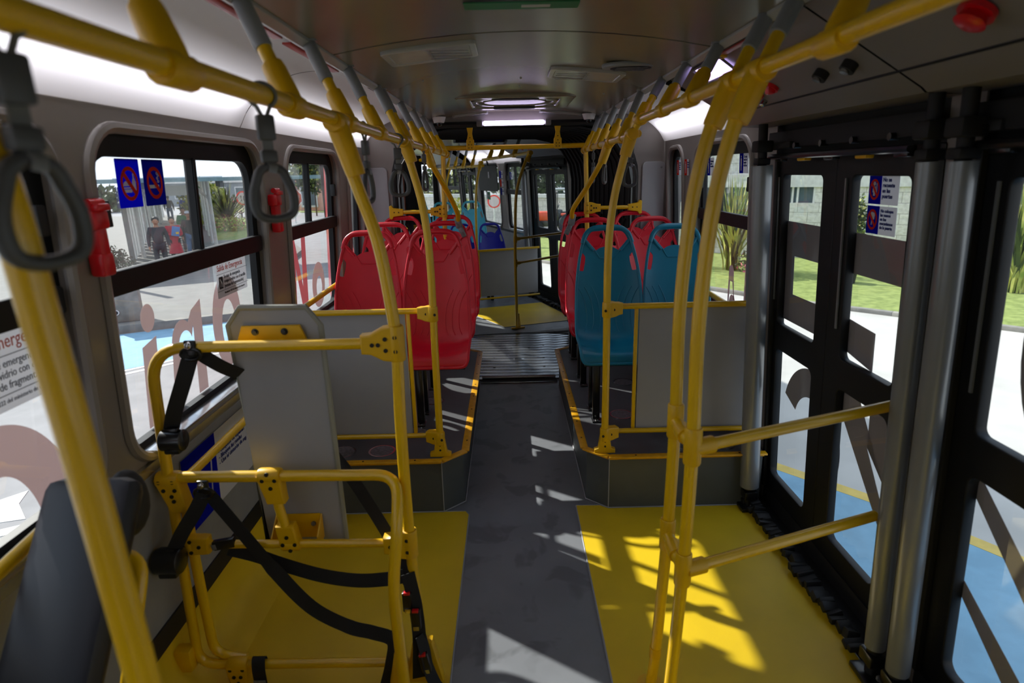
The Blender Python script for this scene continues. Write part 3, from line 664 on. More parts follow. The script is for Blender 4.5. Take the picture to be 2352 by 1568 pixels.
# left partition
def partition(side, label, plabel, y=3.0, yp=2.925):
    s = side; root = empty('partition', (s*.8, y, .31), label, 'partition')
    b = MB(); b.plate([rr(min(s*.60, s*1.235), .405, max(s*.60, s*1.235), 1.07, .004)], .012, YM(0, y+.02, 0)); b.build('panel', 'panel_grey', root)
    b = MB(); b.box((s*.585, y+.02, .735), (.018, .022, .66), bev=.003); b.build('edge_profile', YT, root)
    b = MB(); b.tube([(s*.47, y, 1.082), (s*1.235, y, 1.082)], .0155, 14); b.build('top_rail', YT, root)
    b = MB(); b.tube([(s*.47, y, .398), (s*1.235, y, .398)], .0135, 14); b.build('bottom_rail', YT, root)
    x = .445 if s < 0 else .42
    po = empty('stanchion_pole', (s*x, yp, .31), plabel, 'pole')
    pf = [(s*x, .33), (s*x, .8), (s*(x-.002), 1.35), (s*(x+.018), 1.6), (s*(x+.055), 1.77), (s*(x+.09), 1.90)]
    b = MB(); b.tube(spline([(p[0], yp, p[1]) for p in pf], 5), RT, 18); b.build('tube', YT, po)
    clamp(po, (s*x, yp, 1.083), (s, .5, 0), dots=4, hp=.075, lb=.075); clamp(po, (s*x, yp, .415), (s, .5, 0), dots=4, hp=.07, lb=.07)
    b = MB(); b.plate([[(-.05, 0), (.05, 0), (.05, .012), (.03, .02), (.02, .085), (-.02, .085), (-.03, .02), (-.05, .012)]], .036, YM(s*x, yp, .318), bev=.005)
    for q in (.035, .062): b.cyl((s*x, yp-.018, .318+q), (s*x, yp-.0205, .318+q), .0055, 10, 'black_hole')
    for q in (-.04, .04): b.cyl((s*x+q, yp, .33), (s*x+q, yp, .335), .008, 10, 'zinc')
    b.build('foot_bracket', 'yellow_plastic', po)
    return root, po
_, lp_ = partition(-1, 'grey partition panel in yellow tube behind the wheelchair backrest, before the red seats', 'slim yellow pole at the aisle end of the left partition by a red seat')
_, rp_ = partition(1, 'grey partition panel in yellow tube before the teal seats, beside the door', 'slim yellow pole at the aisle end of the right partition by a teal seat')
tee(lp_, (-.532, 2.925, 1.896), (0, 1, 0), r=.028, arm=(.35, 0, -1), al=.10)
b = MB(); b.tube([(-.53, 2.925, 1.9), (-.652, 3.0, 2.142)], .017, 12); b.build('upper_rod', YT, lp_)
b = MB(); b.tube([(-.595, 2.965, 2.03), (-.652, 3.0, 2.142)], .0205, 12); b.build('grip_sleeve', 'grey_plastic', lp_)
tee(rp_, (.515, 2.925, 1.905), (0, 1, 0), r=.028, arm=(-.3, 0, -1), al=.10)
b = MB(); b.tube([(.515, 2.925, 1.9), (.54, 2.86, 1.965), (.652, 2.93, 2.142)], .017, 12); b.build('upper_rod', YT, rp_); tee(rp_, (.54, 2.86, 1.964), (0, 1, 0), r=.028, arm=(.5, .3, 1), al=.07)
b = MB(); b.tube([(.60, 2.897, 2.06), (.652, 2.93, 2.142)], .0205, 12); b.build('grip_sleeve', 'grey_plastic', rp_)
# twin poles by the doors
pf = [(.400, .0), (.412, .128), (.432, .60), (.438, 1.0), (.434, 1.365), (.454, 1.674), (.498, 1.879), (.535, 1.965)]
tp = []
for (y, nm) in ((1.72, 'left one of the twin yellow poles by the right doors, standing farther back'), (1.54, 'right one of the twin yellow poles by the doors, nearer and carrying two side rails')):
    p = pole(nm, pf, y); tee(p, (.54, y, 1.966), (0, 1, 0), r=.029, arm=(-.4, 0, -1), al=.12)
    b = MB(); b.tube([(.54, y, 1.965), (.652, y+.09, 2.142)], .0165, 12); b.build('upper_rod', YT, p)
    b = MB(); b.tube([(.592, y+.043, 2.05), (.652, y+.09, 2.142)], .0215, 14); b.build('grip_sleeve', 'grey_plastic', p)
    b = MB(); b.cyl((.412, y, .128), (.4125, y, .165), .0205, 16); b.cyl((.400, y, 0), (.400, y, .01), .045, 20); b.build('foot_sleeve', 'yellow_plastic', p)
    tee(p, (.4385, y, 1.005), (0, 0, 1), r=.025, l=.11); tee(p, (.4325, y, .61), (0, 0, 1), r=.025, l=.11); tp.append(p)
for (z, x) in ((1.005, .438), (.61, .432)):
    b = MB(); b.tube([(x, 1.72, z), (x, 1.54, z)], .019, 14); b.tube([(x, 1.66, z), (x, 1.60, z)], .025, 14, 'yellow_plastic'); b.build('pole_link', YT, tp[0])
for (z, ye) in ((1.0, 1.78), (.607, 1.78)):
    b = MB(); b.tube([(.47, 1.55, z), (1.14, ye, z+.012)], .0175, 16); b.tube([(.44, 1.54, z), (.50, 1.56, z)], .025, 14, 'yellow_plastic'); tg = b.build('side_rail', YT, tp[1])
# short poles ending on seat backs in metal brackets
for s, lb, end in ((-1, 'thin yellow pole from the left handrail down to a bracket on a red seat back', (-.41, 4.30, 1.43)), (1, 'thin yellow pole from the right handrail down to a bracket on a red seat back', (.385, 4.30, 1.43))):
    root = empty('stanchion_pole', end, lb, 'pole'); x0 = s*.535
    b = MB(); b.tube(spline([(x0, 3.72, 1.89), (s*.51, 3.80, 1.80), (s*.455, 4.02, 1.65), (end[0]*1.0, 4.22, 1.50), end], 5), .0165, 16); b.build('tube', YT, root)
    tee(root, (x0, 3.72, 1.893), (0, 1, 0), r=.027, arm=(-s*.3, .3, -1), al=.11)
    b = MB(); q = Vector(end); b.box(q + Vector((0, -.0, -.01)), (.045, .035, .08), bev=.006, rot=Matrix.Rotation(R(12)*s, 3, 'Y')); b.box(q + Vector((-s*.025, .0, -.075)), (.035, .03, .08), bev=.006, rot=Matrix.Rotation(R(25)*s, 3, 'Y'))
    for dz in (.01, -.03, -.08): b.cyl(q + Vector((-s*.012 if dz < 0 else 0, -.016, dz)), q + Vector((-s*.012 if dz < 0 else 0, -.023, dz)), .006, 8)
    b.build('metal_bracket', 'zinc', root)
# end frame by the gangway
ar = empty('overhead_handrail', (0, 4.93, 1.94), 'yellow cross rail under the black gangway arch, held by two perforated brackets', 'handrail')
b = MB(); b.tube([(-.60, 4.93, 1.937), (.66, 4.93, 1.937)], RT, 16); b.build('rail', YT, ar)
for x in (-.34, .335):
    b = MB(); b.plate([rr(-.026, -.03, .026, .045, .008), ], .03, YM(x, 4.915, 1.95), bev=.004); b.plate([[(-.022, .04), (.022, .04), (.013, .09), (.02, .13), (-.02, .13), (-.013, .09)]], .02, YM(x, 4.915, 1.95), bev=.003)
    o = b.build('rail_bracket', 'yellow_plastic', ar); h = MB()
    for (u, v) in ((-.011, -.015), (.011, -.015), (-.011, .008), (.011, .008), (0, .03), (0, .06)): h.cyl((x+u, 4.90, 1.95+v), (x+u, 4.8975, 1.95+v), .0042, 8)
    h.build('screw_holes', 'black_hole', o)
for s, lb in ((-1, 'yellow pole at the left of the gangway with a short cross bar'), (1, 'yellow pole at the right of the gangway with a short cross bar')):
    x = .558; root = empty('stanchion_pole', (s*x, 4.93, .31), lb, 'pole')
    b = MB(); b.tube([(s*.575, 4.93, .32), (s*.572, 4.93, 1.3), (s*.555, 4.93, 1.895)], RT, 16); b.build('tube', YT, root)
    b = MB(); b.tube([(s*.57, 4.93, 1.46), (s*.99, 4.93, 1.46)], .0155, 14); b.build('cross_bar', YT, root)
    clamp(root, (s*.57, 4.93, 1.46), (s, 0, 0), dots=6, hp=.09, lb=.10)
    b = MB(); b.plate([[(0, -.045), (.012, -.05), (.025, -.03), (.10, -.02), (.10, .02), (.025, .03), (.012, .05), (0, .045)] if s < 0 else [(-u, v) for u, v in [(0, -.045), (.012, -.05), (.025, -.03), (.10, -.02), (.10, .02), (.025, .03), (.012, .05), (0, .045)]]], .036, YM(s*1.0, 4.93, 1.46), bev=.005)
    for q in (.035, .07): b.cyl((s*(1.0-q), 4.912, 1.46), (s*(1.0-q), 4.909, 1.46), .005, 8, 'black_hole')
    b.build('wall_bracket', 'yellow_plastic', root)
# wall handrails under the windows
for s, ya, yb, z, lb in ((-1, 1.80, 2.80, .80, 'yellow handrail along the left wall under the window, behind the grey backrest'), (-1, .75, 1.28, .93, 'yellow handrail curving up from the floor beside the dark padded backrest'), (1, 3.05, 4.1, 1.02, 'yellow handrail along the right wall under the window beside the teal seat'), (-1, 3.05, 4.3, 1.10, 'yellow handrail along the left wall under the window beside the red seats')):
    if z == .93: P = [(-1.16, .70, .0), (-1.16, .70, .85), (-1.15, .80, .93), (-1.15, 1.25, .98)]
    else: P = [(WX(s, z, .10), ya, z), (WX(s, z, .10), ya+.10, z), (WX(s, z, .085), yb-.1, z), (WX(s, z, .02), yb, z)]
    b = MB(); b.tube(fillet(P, .09), .0155, 14)
    tag(b.build('wall_handrail', YT), lb, 'handrail')
# far carriage rails
XF = P1
fr = empty('overhead_handrail', (.54, 2.5, 1.92), 'yellow overhead handrail with grey sleeved rods on the right side of the far carriage', 'handrail')
b = MB(); b.tube([(.54, 1.0, 1.945), (.54, 2.75, 1.915)], RT, 12); b.tube([(.54, 2.75, 1.84), (.54, 6.0, 1.83)], RT, 12); b.build('rail', YT, fr)
for yb in (1.5, 2.0, 2.45): hanger(fr, 1, yb, 1.935, .54)
for yb in (3.3, 3.8, 4.3, 4.8): hanger(fr, 1, yb, 1.84, .54)
f2 = empty('overhead_handrail', (-.54, 2.5, 1.92), 'yellow overhead handrail on the left side of the far carriage, glimpsed behind the poles', 'handrail')
b = MB(); b.tube([(-.54, 1.0, 1.9), (-.54, 6.0, 1.9)], RT, 12); b.build('rail', YT, f2)
for yb in (2.0, 2.6, 3.2, 3.8, 4.4): hanger(f2, -1, yb, 1.9, .54)
p = pole('slim yellow pole standing beside the far yellow mat, with two side rails', [(.35, .0), (.346, .78), (.350, 1.05), (.370, 1.5), (.449, 1.769), (.53, 1.945)], .977, r=.0165)
for z in (1.03, .76):
    b = MB(); b.tube([(.35, .977, z), (1.10, 1.35, z)], .0145, 10); b.build('side_rail', YT, p); tee(p, (.35, .977, z), (0, 0, 1), r=.021, l=.08, arm=(1, .3, 0), al=.06)
b = MB(); b.box((.36, .97, .012), (.16, .035, .018), bev=.004); b.plate([[(0, 0), (.03, 0), (.012, .17), (0, .17)]], .02, YM(.362, .97, .01)); b.build('foot_bracket', 'yellow_plastic', p)
tee(p, (.535, .977, 1.945), (0, 1, 0), r=.026, arm=(-.3, 0, -1), al=.1)
p = pole('curved yellow pole in the far carriage in front of the pale blue seat', [(.44, .1), (.44, .9), (.445, 1.3), (.47, 1.6), (.535, 1.87)], 2.85, r=.0165); tee(p, (.54, 2.85, 1.88), (0, 1, 0), r=.026, arm=(-.3, 0, -1), al=.1)
p = pole('dark yellow pole in the far carriage slanting behind the left handrail', [(-.44, .1), (-.44, .9), (-.445, 1.3), (-.47, 1.6), (-.535, 1.87)], 2.4, r=.0165)
p = pole('farthest yellow pole in the far carriage, beyond the pale blue seats', [(.44, .1), (.44, .9), (.445, 1.3), (.47, 1.6), (.535, 1.82)], 4.6, r=.0165)
root = empty('partition', (.72, 2.35, .06), 'small grey partition panel in yellow tube beside the far door', 'partition')
b = MB(); b.plate([rr(.34, .12, 1.17, .73, .004)], .012, YM(0, 2.38, 0)); b.build('panel', 'panel_grey', root)
b = MB(); b.box((.325, 2.38, .42), (.02, .022, .62), bev=.003); b.build('edge_profile', YT, root)
b = MB(); b.tube([(.25, 2.36, .745), (1.19, 2.36, .745)], .0155, 12); b.build('top_rail', YT, root)
b = MB(); b.tube([(.25, 2.36, .09), (1.19, 2.36, .09)], .0135, 12); b.build('bottom_rail', YT, root)
XF = Matrix.Identity(4)
# ------------------------------------------------------------------ seats
PROF = spline([(0, .275, 1.108), (0, .262, 1.02), (0, .240, .90), (0, .212, .78), (0, .184, .66), (0, .158, .56), (0, .128, .485), (0, .075, .445), (0, -.01, .432), (0, -.09, .432), (0, -.135, .422), (0, -.150, .395), (0, -.150, .372)], 8)
_acc = [0.0]
for a_, b_ in zip(PROF[:-1], PROF[1:]): _acc.append(_acc[-1] + (b_-a_).length)
SL = _acc[-1]
def prof_at(s):
    s = max(0, min(SL, s)); i = 0
    while i < len(_acc) - 2 and _acc[i+1] < s: i += 1
    t = (s - _acc[i])/max(1e-9, _acc[i+1]-_acc[i]); p = PROF[i].lerp(PROF[i+1], t); d = (PROF[i+1]-PROF[i]).normalized(); return p, Vector((0, -abs(d.z), 0)) + Vector((0, 0, abs(d.y))) 
def smap(x, s, lift=0.0):
    p, n = prof_at(s); n = n.normalized(); k = min(1, abs(x)/.2); cup = .034*k**3*(min(1, s/.25))*(1 if s < SL-.12 else max(.3, (SL-s)/.12)) + .006*k*k
    return Vector((x, p.y, p.z)) + n*(cup + lift)
def seat_proto():
    half = [(0, 0), (.06, .001), (.095, .010), (.122, .032), (.140, .07), (.156, .12), (.172, .19), (.185, .27), (.195, .36), (.200, .46), (.203, .58), (.203, .75), (.203, SL-.07), (.196, SL-.03), (.175, SL-.006), (.14, SL)]
    hs = [(q.x, q.y) for q in spline([(x, y, 0) for x, y in half], 4)]; outer = hs + [(-x, y) for x, y in hs[::-1]][:-1]
    top = [(q.x, q.y) for q in fillet([(-.112, .052, 0), (-.092, .030, 0), (0, .025, 0), (.092, .030, 0), (.112, .052, 0), (.130, .090, 0), (.078, .150, 0), (.04, .126, 0), (0, .119, 0), (-.04, .126, 0), (-.078, .150, 0), (-.130, .090, 0), (-.112, .052, 0)], .014, 3)][:-1]
    def slot(s): return [(q.x, q.y) for q in fillet([(s*.150, .158, 0), (s*.164, .20, 0), (s*.174, .265, 0), (s*.148, .270, 0), (s*.136, .215, 0), (s*.133, .18, 0), (s*.150, .158, 0)], .008, 3)][:-1]
    a = MB(); a.plate([outer, top, slot(1), slot(-1)], 0.0)
    bm = bmesh.new(); vv = [bm.verts.new(p) for p in a.v]
    for f in a.f:
        try: bm.faces.new([vv[i] for i in f])
        except Exception: pass
    bmesh.ops.remove_doubles(bm, verts=bm.verts, dist=1e-5)
    for k in range(1, 56): bmesh.ops.bisect_plane(bm, geom=bm.verts[:]+bm.edges[:]+bm.faces[:], plane_co=(0, k*SL/56, 0), plane_no=(0, 1, 0))
    for k in range(-7, 8): bmesh.ops.bisect_plane(bm, geom=bm.verts[:]+bm.edges[:]+bm.faces[:], plane_co=(k*.026, 0, 0), plane_no=(1, 0, 0))
    # one face set only, mapped onto the profile
    bm.faces.ensure_lookup_table(); bm.verts.index_update()
    vs = [smap(v.co.x, v.co.y) for v in bm.verts]; fs = [[v.index for v in f.verts] for f in bm.faces]
    m = MB(); m.add(vs, fs); th = .007
    off = len(vs)
    m.v += [smap(v.co.x, v.co.y, -th) for v in bm.verts]; m.f += [tuple(i+off for i in f)[::-1] for f in fs]; m.m += [0]*len(fs)
    for e in bm.edges:
        if len(e.link_faces) == 1: i, j = e.verts[0].index, e.verts[1].index; m.f.append((i, j, j+off, i+off)); m.m.append(0)
    bm.free()
    m.tube([smap(x*.985, s, -.002) for x, s in outer], .0095, 8, closed=True)
    th_ = [(x, s) for x, s in spline_2([(-.150, .10), (-.135, .055), (-.116, .030), (-.09, .015), (-.05, .009), (0, .008), (.05, .009), (.09, .015), (.116, .030), (.135, .055), (.150, .10)])]
    m.tube([smap(x, s, .0) for x, s in th_], .0135, 10)
    for s_ in (1, -1):
        m.tube([smap(x*s_, s, .001) for x, s in ((.122, .085), (.10, .112), (.075, .14), (.055, .175), (.045, .19), (.0, .192))], .004, 6)
        m.tube([smap(x*s_, s, -.001) for x, s in ((.140, .072), (.116, .108), (.084, .145))], .010, 8)
        for k in range(3):
            x0 = .055 + .042*k
            m.tube([smap(s_*x, s, .0) for x, s in spline_2([(x0+.045, .36+.004*k), (x0+.02, .41), (x0, .47), (x0-.008, .54), (x0-.004, .60), (x0+.01, .64)])], .0028, 5)
    root = empty('passenger_seat', (0, 0, 0), raw=True)
    sh = m.build('seat_shell', 'seat_red', root, smooth=50)
    fr_ = MB(); fr_.box((0, -.02, .368), (.36, .26, .022), bev=.004); fr_.box((0, .07, .385), (.30, .05, .05), bev=.006); fr_.tube([(0, .10, .38), (0, .17, .45), (0, .20, .62)], .012, 8); fr_.build('seat_frame', 'black_steel', root)
    for (x, y) in ((-.10, -.07), (-.10, .11)):
        l = MB(); l.box((x, y, .19), (.042, .034, .36), bev=.004); l.box((x, y-.012, .006), (.055, .09, .010), bev=.004); l.cyl((x, y-.042, .010), (x, y-.042, .018), .010, 8, 'chrome'); l.build('leg', 'black_steel', root)
    return root
def spline_2(p): return [(q.x, q.y) for q in spline([(a, b, 0) for a, b in p], 4)]
seat0 = seat_proto(); used = [0]
def put_seat(M, col, label, group, mirror=False):
    if mirror: pass
    om = {'seat_shell': col} if col != 'seat_red' else None
    c = copy_tree(seat0, M, label, group, omats=om); c['category'] = 'seat'; return c
rows = [3.43, 4.05, 4.67]; rn = ['front row', 'middle row', 'rear row against the gangway wall']
for i, y in enumerate(rows):
    for s, xs in ((-1, (-.505, -.915)), (1, (.535, .945))):
        for j, x in enumerate(xs):
            col = 'seat_teal' if (s > 0 and i == 0) else 'seat_red'; pos = 'aisle' if j == 0 else 'window'
            cn = 'teal' if col == 'seat_teal' else 'red'
            M = Matrix.Translation((x, y, .314)) @ (Matrix.Diagonal((-1, 1, 1, 1)) if False else Matrix.Identity(4))
            row = {0: 'nearest row', 1: 'middle row', 2: 'far row by the gangway'}[i]
            put_seat(M, col, '%s plastic seat at the %s, %s on the %s side' % (cn, pos, row, 'left' if s < 0 else 'right'), '%s seats of the near carriage' % cn)
XFs = P1
for (lx, ly, z, col, lb) in ((.68, 2.72, -.06, 'seat_blue', 'dark blue seat behind the small far partition, at the wall side'), (.27, 2.80, -.06, 'seat_blue', 'dark blue seat glimpsed between the left red seats and the far partition'), (.72, 3.80, .21, 'seat_light_blue', 'pale blue seat with tall back below the black blind window in the far carriage'), (.25, 3.75, .21, 'seat_light_blue', 'pale blue seat left of the tall pale blue one, behind the gangway pole'), (-.02, 4.5, .26, 'seat_light_blue', 'farthest pale blue seat, next to the black cabinet beyond the gangway'), (-.55, 5.1, .2, 'seat_light_blue', 'pale blue seat seen through the gap left of the black cabinet')):
    put_seat(P1 @ Matrix.Translation((lx, ly, z)), col, lb, 'blue seats of the far carriage')
def drop(o):
    for c in kids(o): drop(c)
    bpy.data.objects.remove(o)
drop(seat0)
b = MB(); b.box((.75, 4.15, .10), (.95, 1.0, .2), bev=.01); XF = P1
b = MB(); b.box((.72, 4.35, .075), (.9, 1.6, .15), bev=.01); b.box((.27, 4.35, .155), (.02, 1.6, .02), 'yellow_nosing'); tag(b.build('seat_platform', 'riser_grey'), 'low dark platform under the pale blue seats in the far carriage', 'platform')
b = MB(); b.box((-.635, 1.85, .98), (.21, .5, 1.94), bev=.01); b.box((-.745, 1.60, .98), (.014, .014, 1.94), 'wood_brown')
tag(b.build('equipment_cabinet', 'black_frame'), 'tall black cabinet with brown edge strips, seen through the left of the gangway', 'cabinet')
b = MB(); b.box((-.60, 1.48, 1.17), (.30, .18, .03), bev=.004); b.box((-.60, 1.39, 1.17), (.30, .02, .07), bev=.004); b.box((-.60, 1.48, .57), (.26, .14, 1.14), 'black_frame'); tag(b.build('equipment_shelf', 'yellow_nosing'), 'low yellow ledge in front of the black cabinet in the far carriage', 'ledge'); XF = Matrix.Identity(4)
# black blind on the far window
XF = P1
b = MB(); b.plate([rr(4.10, 1.45, 5.16, 1.86, .06)], .01, WM(1, .02)); b.plate([rr(4.5, 1.66, 4.56, 1.76, .005)], .003, WM(1, .028), 'sign_white'); b.box((WX(1, 1.9, .03), 4.55, 1.9), (.02, .06, .08), bev=.004)
tag(b.build('window_blind', 'black_frame'), 'black roller blind covering the top of a far right window', 'blind'); XF = Matrix.Identity(4)

# ------------------------------------------------------------------ wheelchair bay
wf = empty('bay_guard_frame', (-.8, 1.78, 0), 'yellow tube frame of the wheelchair bay with two hoops and bolted clamps', 'guard frame')
def part_tube(nm, pts, r, root, fl_=.08, m=YT, seg=8):
    b = MB(); b.tube(fillet(pts, fl_, seg), r, 16); return b.build(nm, m, root)
part_tube('top_hoop', [(-.44, 1.78, 1.256), (-1.165, 1.78, 1.258), (-1.182, 1.78, .83)], .0175, wf, .12)
part_tube('middle_hoop', [(-1.235, 1.82, .80), (-1.18, 1.78, .822), (-.44, 1.78, .812), (-.425, 1.66, .72), (-.448, 1.62, .50), (-.43, 1.60, .02)], .0185, wf, .075)
part_tube('cross_bar', [(-1.17, 1.78, .572), (-.43, 1.78, .558)], .0145, wf)
part_tube('lower_bar', [(-1.18, 1.78, .80), (-1.192, 1.78, .45), (-1.20, 1.78, .085), (-1.06, 1.78, .078), (-.44, 1.78, .072)], .0165, wf, .14)
part_tube('inner_upright', [(-1.155, 1.80, .80), (-1.158, 1.80, .45), (-1.15, 1.80, .11), (-1.04, 1.80, .085)], .0165, wf, .14)
part_tube('strut', [(-.852, 1.775, .815), (-.813, 1.775, .565)], .0155, wf)
clamp(wf, (-1.18, 1.78, .815), (.25, 0, -1), post=(1, 0, .0), dots=6, hp=.07, lb=.11, r=.028)
clamp(wf, (-.852, 1.78, .820), (.15, 0, -1), post=(1, 0, 0), dots=4, hp=.07, lb=.09, r=.026)
clamp(wf, (-.813, 1.78, .566), (-.15, 0, 1), post=(1, 0, 0), dots=4, hp=.06, lb=.07, r=.024)
clamp(wf, (-1.06, 1.78, .080), (0, 0, -1), post=(1, 0, 0), dots=5, hp=.07, lb=.075, r=.027)
clamp(wf, (-1.15, 1.78, .572), (1, 0, 0), post=(0, 0, 1), dots=4, hp=.06, lb=.06, r=.022)
b = MB(); b.plate([[(-.07, -.09), (.06, -.02), (.08, .03), (-.07, .03)]], .012, WM(-1, .03) @ Matrix.Translation((1.80, .16, 0)) @ Matrix.Rotation(R(90), 4, 'Y') @ Matrix.Identity(4)) if False else b.box((-1.23, 1.76, .13), (.06, .05, .09), bev=.01)
b.build('wall_foot', 'yellow_plastic', wf)
part_tube('floor_strut', [(-.445, 1.615, .26), (-.50, 1.74, .02)], .0165, wf)
wb = empty('backrest_board', (-.8, 1.86, .53), 'tall grey backrest board with cut corners on the wheelchair frame', 'backrest')
ol = [(-.950, 1.305), (-.908, 1.360), (-.700, 1.357), (-.660, 1.300), (-.652, .525), (-.925, .525)]
b = MB(); b.plate([ol], .016, YM(0, 1.862, 0), bev=.003); b.build('board', 'panel_grey', wb)
b = MB(); b.tube([(x, 1.858, z) for x, z in ol], .010, 8, closed=True); b.build('edge_band', 'board_edge', wb)
b = MB()
b.plate([[(-.922, 1.245), (-.700, 1.245), (-.722, 1.302), (-.900, 1.302)]], .012, YM(0, 1.842, 0), bev=.003); b.box((-.811, 1.815, 1.252), (.20, .06, .006)); b.build('upper_bracket', 'yellow_plastic', wb)
for x in (-.86, -.768): b = MB(); b.cyl((x, 1.837, 1.286), (x, 1.827, 1.286), .0075, 6); b.cyl((x, 1.837, 1.286), (x, 1.833, 1.286), .011, 12); b.build('bolt', 'black_steel', wb)
b = MB()
b.plate([[(-.880, .545), (-.730, .545), (-.730, .635), (-.880, .635)]], .004, YM(0, 1.85, 0))
for x in (-.882, -.728): b.add([(x, 1.85, .635), (x, 1.85, .545), (x, 1.785, .545), (x, 1.785, .585), (x+.004, 1.85, .635), (x+.004, 1.85, .545), (x+.004, 1.785, .545), (x+.004, 1.785, .585)], [(0, 1, 2, 3), (7, 6, 5, 4), (0, 3, 7, 4), (3, 2, 6, 7), (2, 1, 5, 6)])
b.build('lower_bracket', 'yellow_plastic', wb)
for (x, z) in ((-.755, .60), (-.855, .60)): b = MB(); b.cyl((x, 1.847, z), (x, 1.839, z), .008, 6); b.build('bolt', 'zinc', wb)
def belt(label, straps, parts=()):
    root = empty('safety_belt', straps[0][1][0], label, 'belt')
    for (nm, pts, side) in straps:
        b = MB(); b.ribbon(spline(pts, 7), .046, .0022, side); b.build(nm, 'webbing', root)
    for f in parts: f(root)
    return root
def reel(p, r=.042, l=.085, ax=(1, 0, 0)):
    def f(root):
        b = MB(); p_ = Vector(p); a = Vector(ax).normalized()*l/2; b.tube([p_-a, p_-a*.9, p_+a*.9, p_+a], r, 22, rs=[r*.86, r, r, r*.86]); b.box(p_ - Vector((0, 0, r*.9)), (l*.7, r*1.3, r*.6), bev=.006); b.box(p_ + Vector((0, 0, r*.8)), (l*.62, .02, .03), bev=.004)
        b.build('retractor', 'black_steel', root)
    return f
def anchor(p, ring=True):
    def f(root):
        q = Vector(p); b = MB(); b.tube([q + Vector((.030*math.cos(t*math.pi/6), -.012, .018*math.sin(t*math.pi/6) - .022)) for t in range(12)], .006, 8, closed=True); b.box(q + Vector((0, -.008, -.004)), (.036, .010, .05), bev=.006); o = b.build('guide_loop', 'black_steel', root)
        b = MB(); b.cyl(q + Vector((0, -.012, .008)), q + Vector((0, -.024, .008)), .011, 6); b.ell(q + Vector((0, -.022, .008)), (.02, .012, .02)); b.build('bolt', 'chrome', o)
    return f
def buckle(p, rot=0, red=True):
    def f(root):
        q = Vector(p); m = Matrix.Rotation(R(rot), 3, 'Y'); b = MB(); b.box(q, (.034, .022, .075), rot=m, bev=.005); b.box(q + m @ Vector((0, -.012, -.03)), (.020, .004, .016), 'chrome', rot=m); o = b.build('buckle', 'black_steel', root)
        if red: b = MB(); b.box(q + m @ Vector((0, -.006, .036)), (.022, .014, .010), rot=m, bev=.002); b.build('release_button', 'red_plastic', o)
    return f
belt('upper black belt looped over the top hoop and down behind the grey board',
     [('short_webbing', [(-1.03, 1.765, 1.245), (-1.06, 1.75, 1.16), (-1.105, 1.75, 1.06), (-1.13, 1.76, 1.0)], (.8, .4, .2)),
      ('long_webbing', [(-1.02, 1.775, 1.245), (-.97, 1.81, 1.185), (-.90, 1.885, 1.10), (-.78, 1.90, .96), (-.66, 1.90, .80), (-.56, 1.86, .655), (-.47, 1.80, .52), (-.425, 1.755, .42)], (.72, 0, .7))],
     (anchor((-1.03, 1.772, 1.262)), reel((-1.125, 1.75, .965), .034, .07), buckle((-.432, 1.745, .355), 0)))
belt('middle black belt hanging from the lower hoop across the wheelchair bay to its right side',
     [('short_webbing', [(-1.06, 1.75, .775), (-1.09, 1.735, .72), (-1.13, 1.72, .66), (-1.165, 1.715, .60)], (.8, .3, .3)),
      ('long_webbing', [(-1.045, 1.752, .775), (-.97, 1.745, .66), (-.87, 1.74, .50), (-.76, 1.74, .345), (-.64, 1.74, .262), (-.56, 1.74, .235), (-.492, 1.735, .205), (-.50, 1.73, .12), (-.53, 1.73, .01)], [(.75, 0, .66)]*14 + [(.5, .3, .8)]*14 + [(.2, .4, .9)]*14 + [(1, .2, .1)]*15)],
     (anchor((-1.06, 1.762, .800)), reel((-1.19, 1.715, .555), .042, .085), ))
belt('slack black lap belt hanging below the cross bar of the wheelchair frame',
     [('long_webbing', [(-1.03, 1.79, .545), (-.95, 1.80, .51), (-.85, 1.79, .475), (-.72, 1.77, .445), (-.60, 1.76, .43), (-.50, 1.75, .44), (-.44, 1.75, .45)], (0, .35, 1))],
     (buckle((-1.035, 1.775, .575), 80, False),))
belt('black buckle straps gathered beside the foot of the bay pole',
     [('webbing_end', [(-.425, 1.75, .46), (-.415, 1.745, .40), (-.405, 1.74, .33), (-.40, 1.735, .22), (-.405, 1.73, .12), (-.41, 1.73, .05)], (1, .3, 0)),
      ('webbing_tail', [(-.395, 1.73, .23), (-.38, 1.72, .16), (-.372, 1.715, .10), (-.35, 1.70, .05), (-.33, 1.70, .012)], (.5, .8, .2))],
     (buckle((-.404, 1.725, .30), 0), buckle((-.383, 1.715, .13), -10)))
belt('black strap with silver tongue wrapped round the bottom bar of the wheelchair frame', [('webbing_wrap', [(-.985, 1.80, .06), (-.985, 1.79, .10), (-.98, 1.765, .11), (-.975, 1.745, .085), (-.972, 1.74, .04), (-.968, 1.73, .01)], (1, 0, 0))],
     (lambda root: MB().box((-.972, 1.733, .035), (.042, .004, .03), 'zinc', bev=.001).build('tongue', 'zinc', root),))
# padded fold-up backrest close to the camera
pr_ = empty('padded_backrest', (-1.0, 1.1, .5), 'dark navy padded backrest at the lower left, partly behind the nearest pole', 'backrest')
b = MB(); lean = Matrix.Rotation(R(-38), 3, 'X')
b.box((-1.0, 1.05, .86), (.20, .075, .62), rot=lean, bev=.03); b.build('cushion', 'navy_pad', pr_)
b = MB(); b.ell((-.995, 1.31, 1.0), (.08, .12, .17), n=20); b.build('head_bolster', 'black_rubber', pr_)
b = MB(); b.tube(fillet([(-1.10, .80, .02), (-1.10, .90, .5), (-1.10, 1.22, .92), (-.92, 1.22, .92), (-.92, .95, .45)], .06), .0155, 12); b.build('tube_frame', YT, pr_)
b = MB(); b.box((-1.0, .82, .45), (.30, .34, .07), bev=.03); b.build('seat_pad', 'navy_pad', pr_)
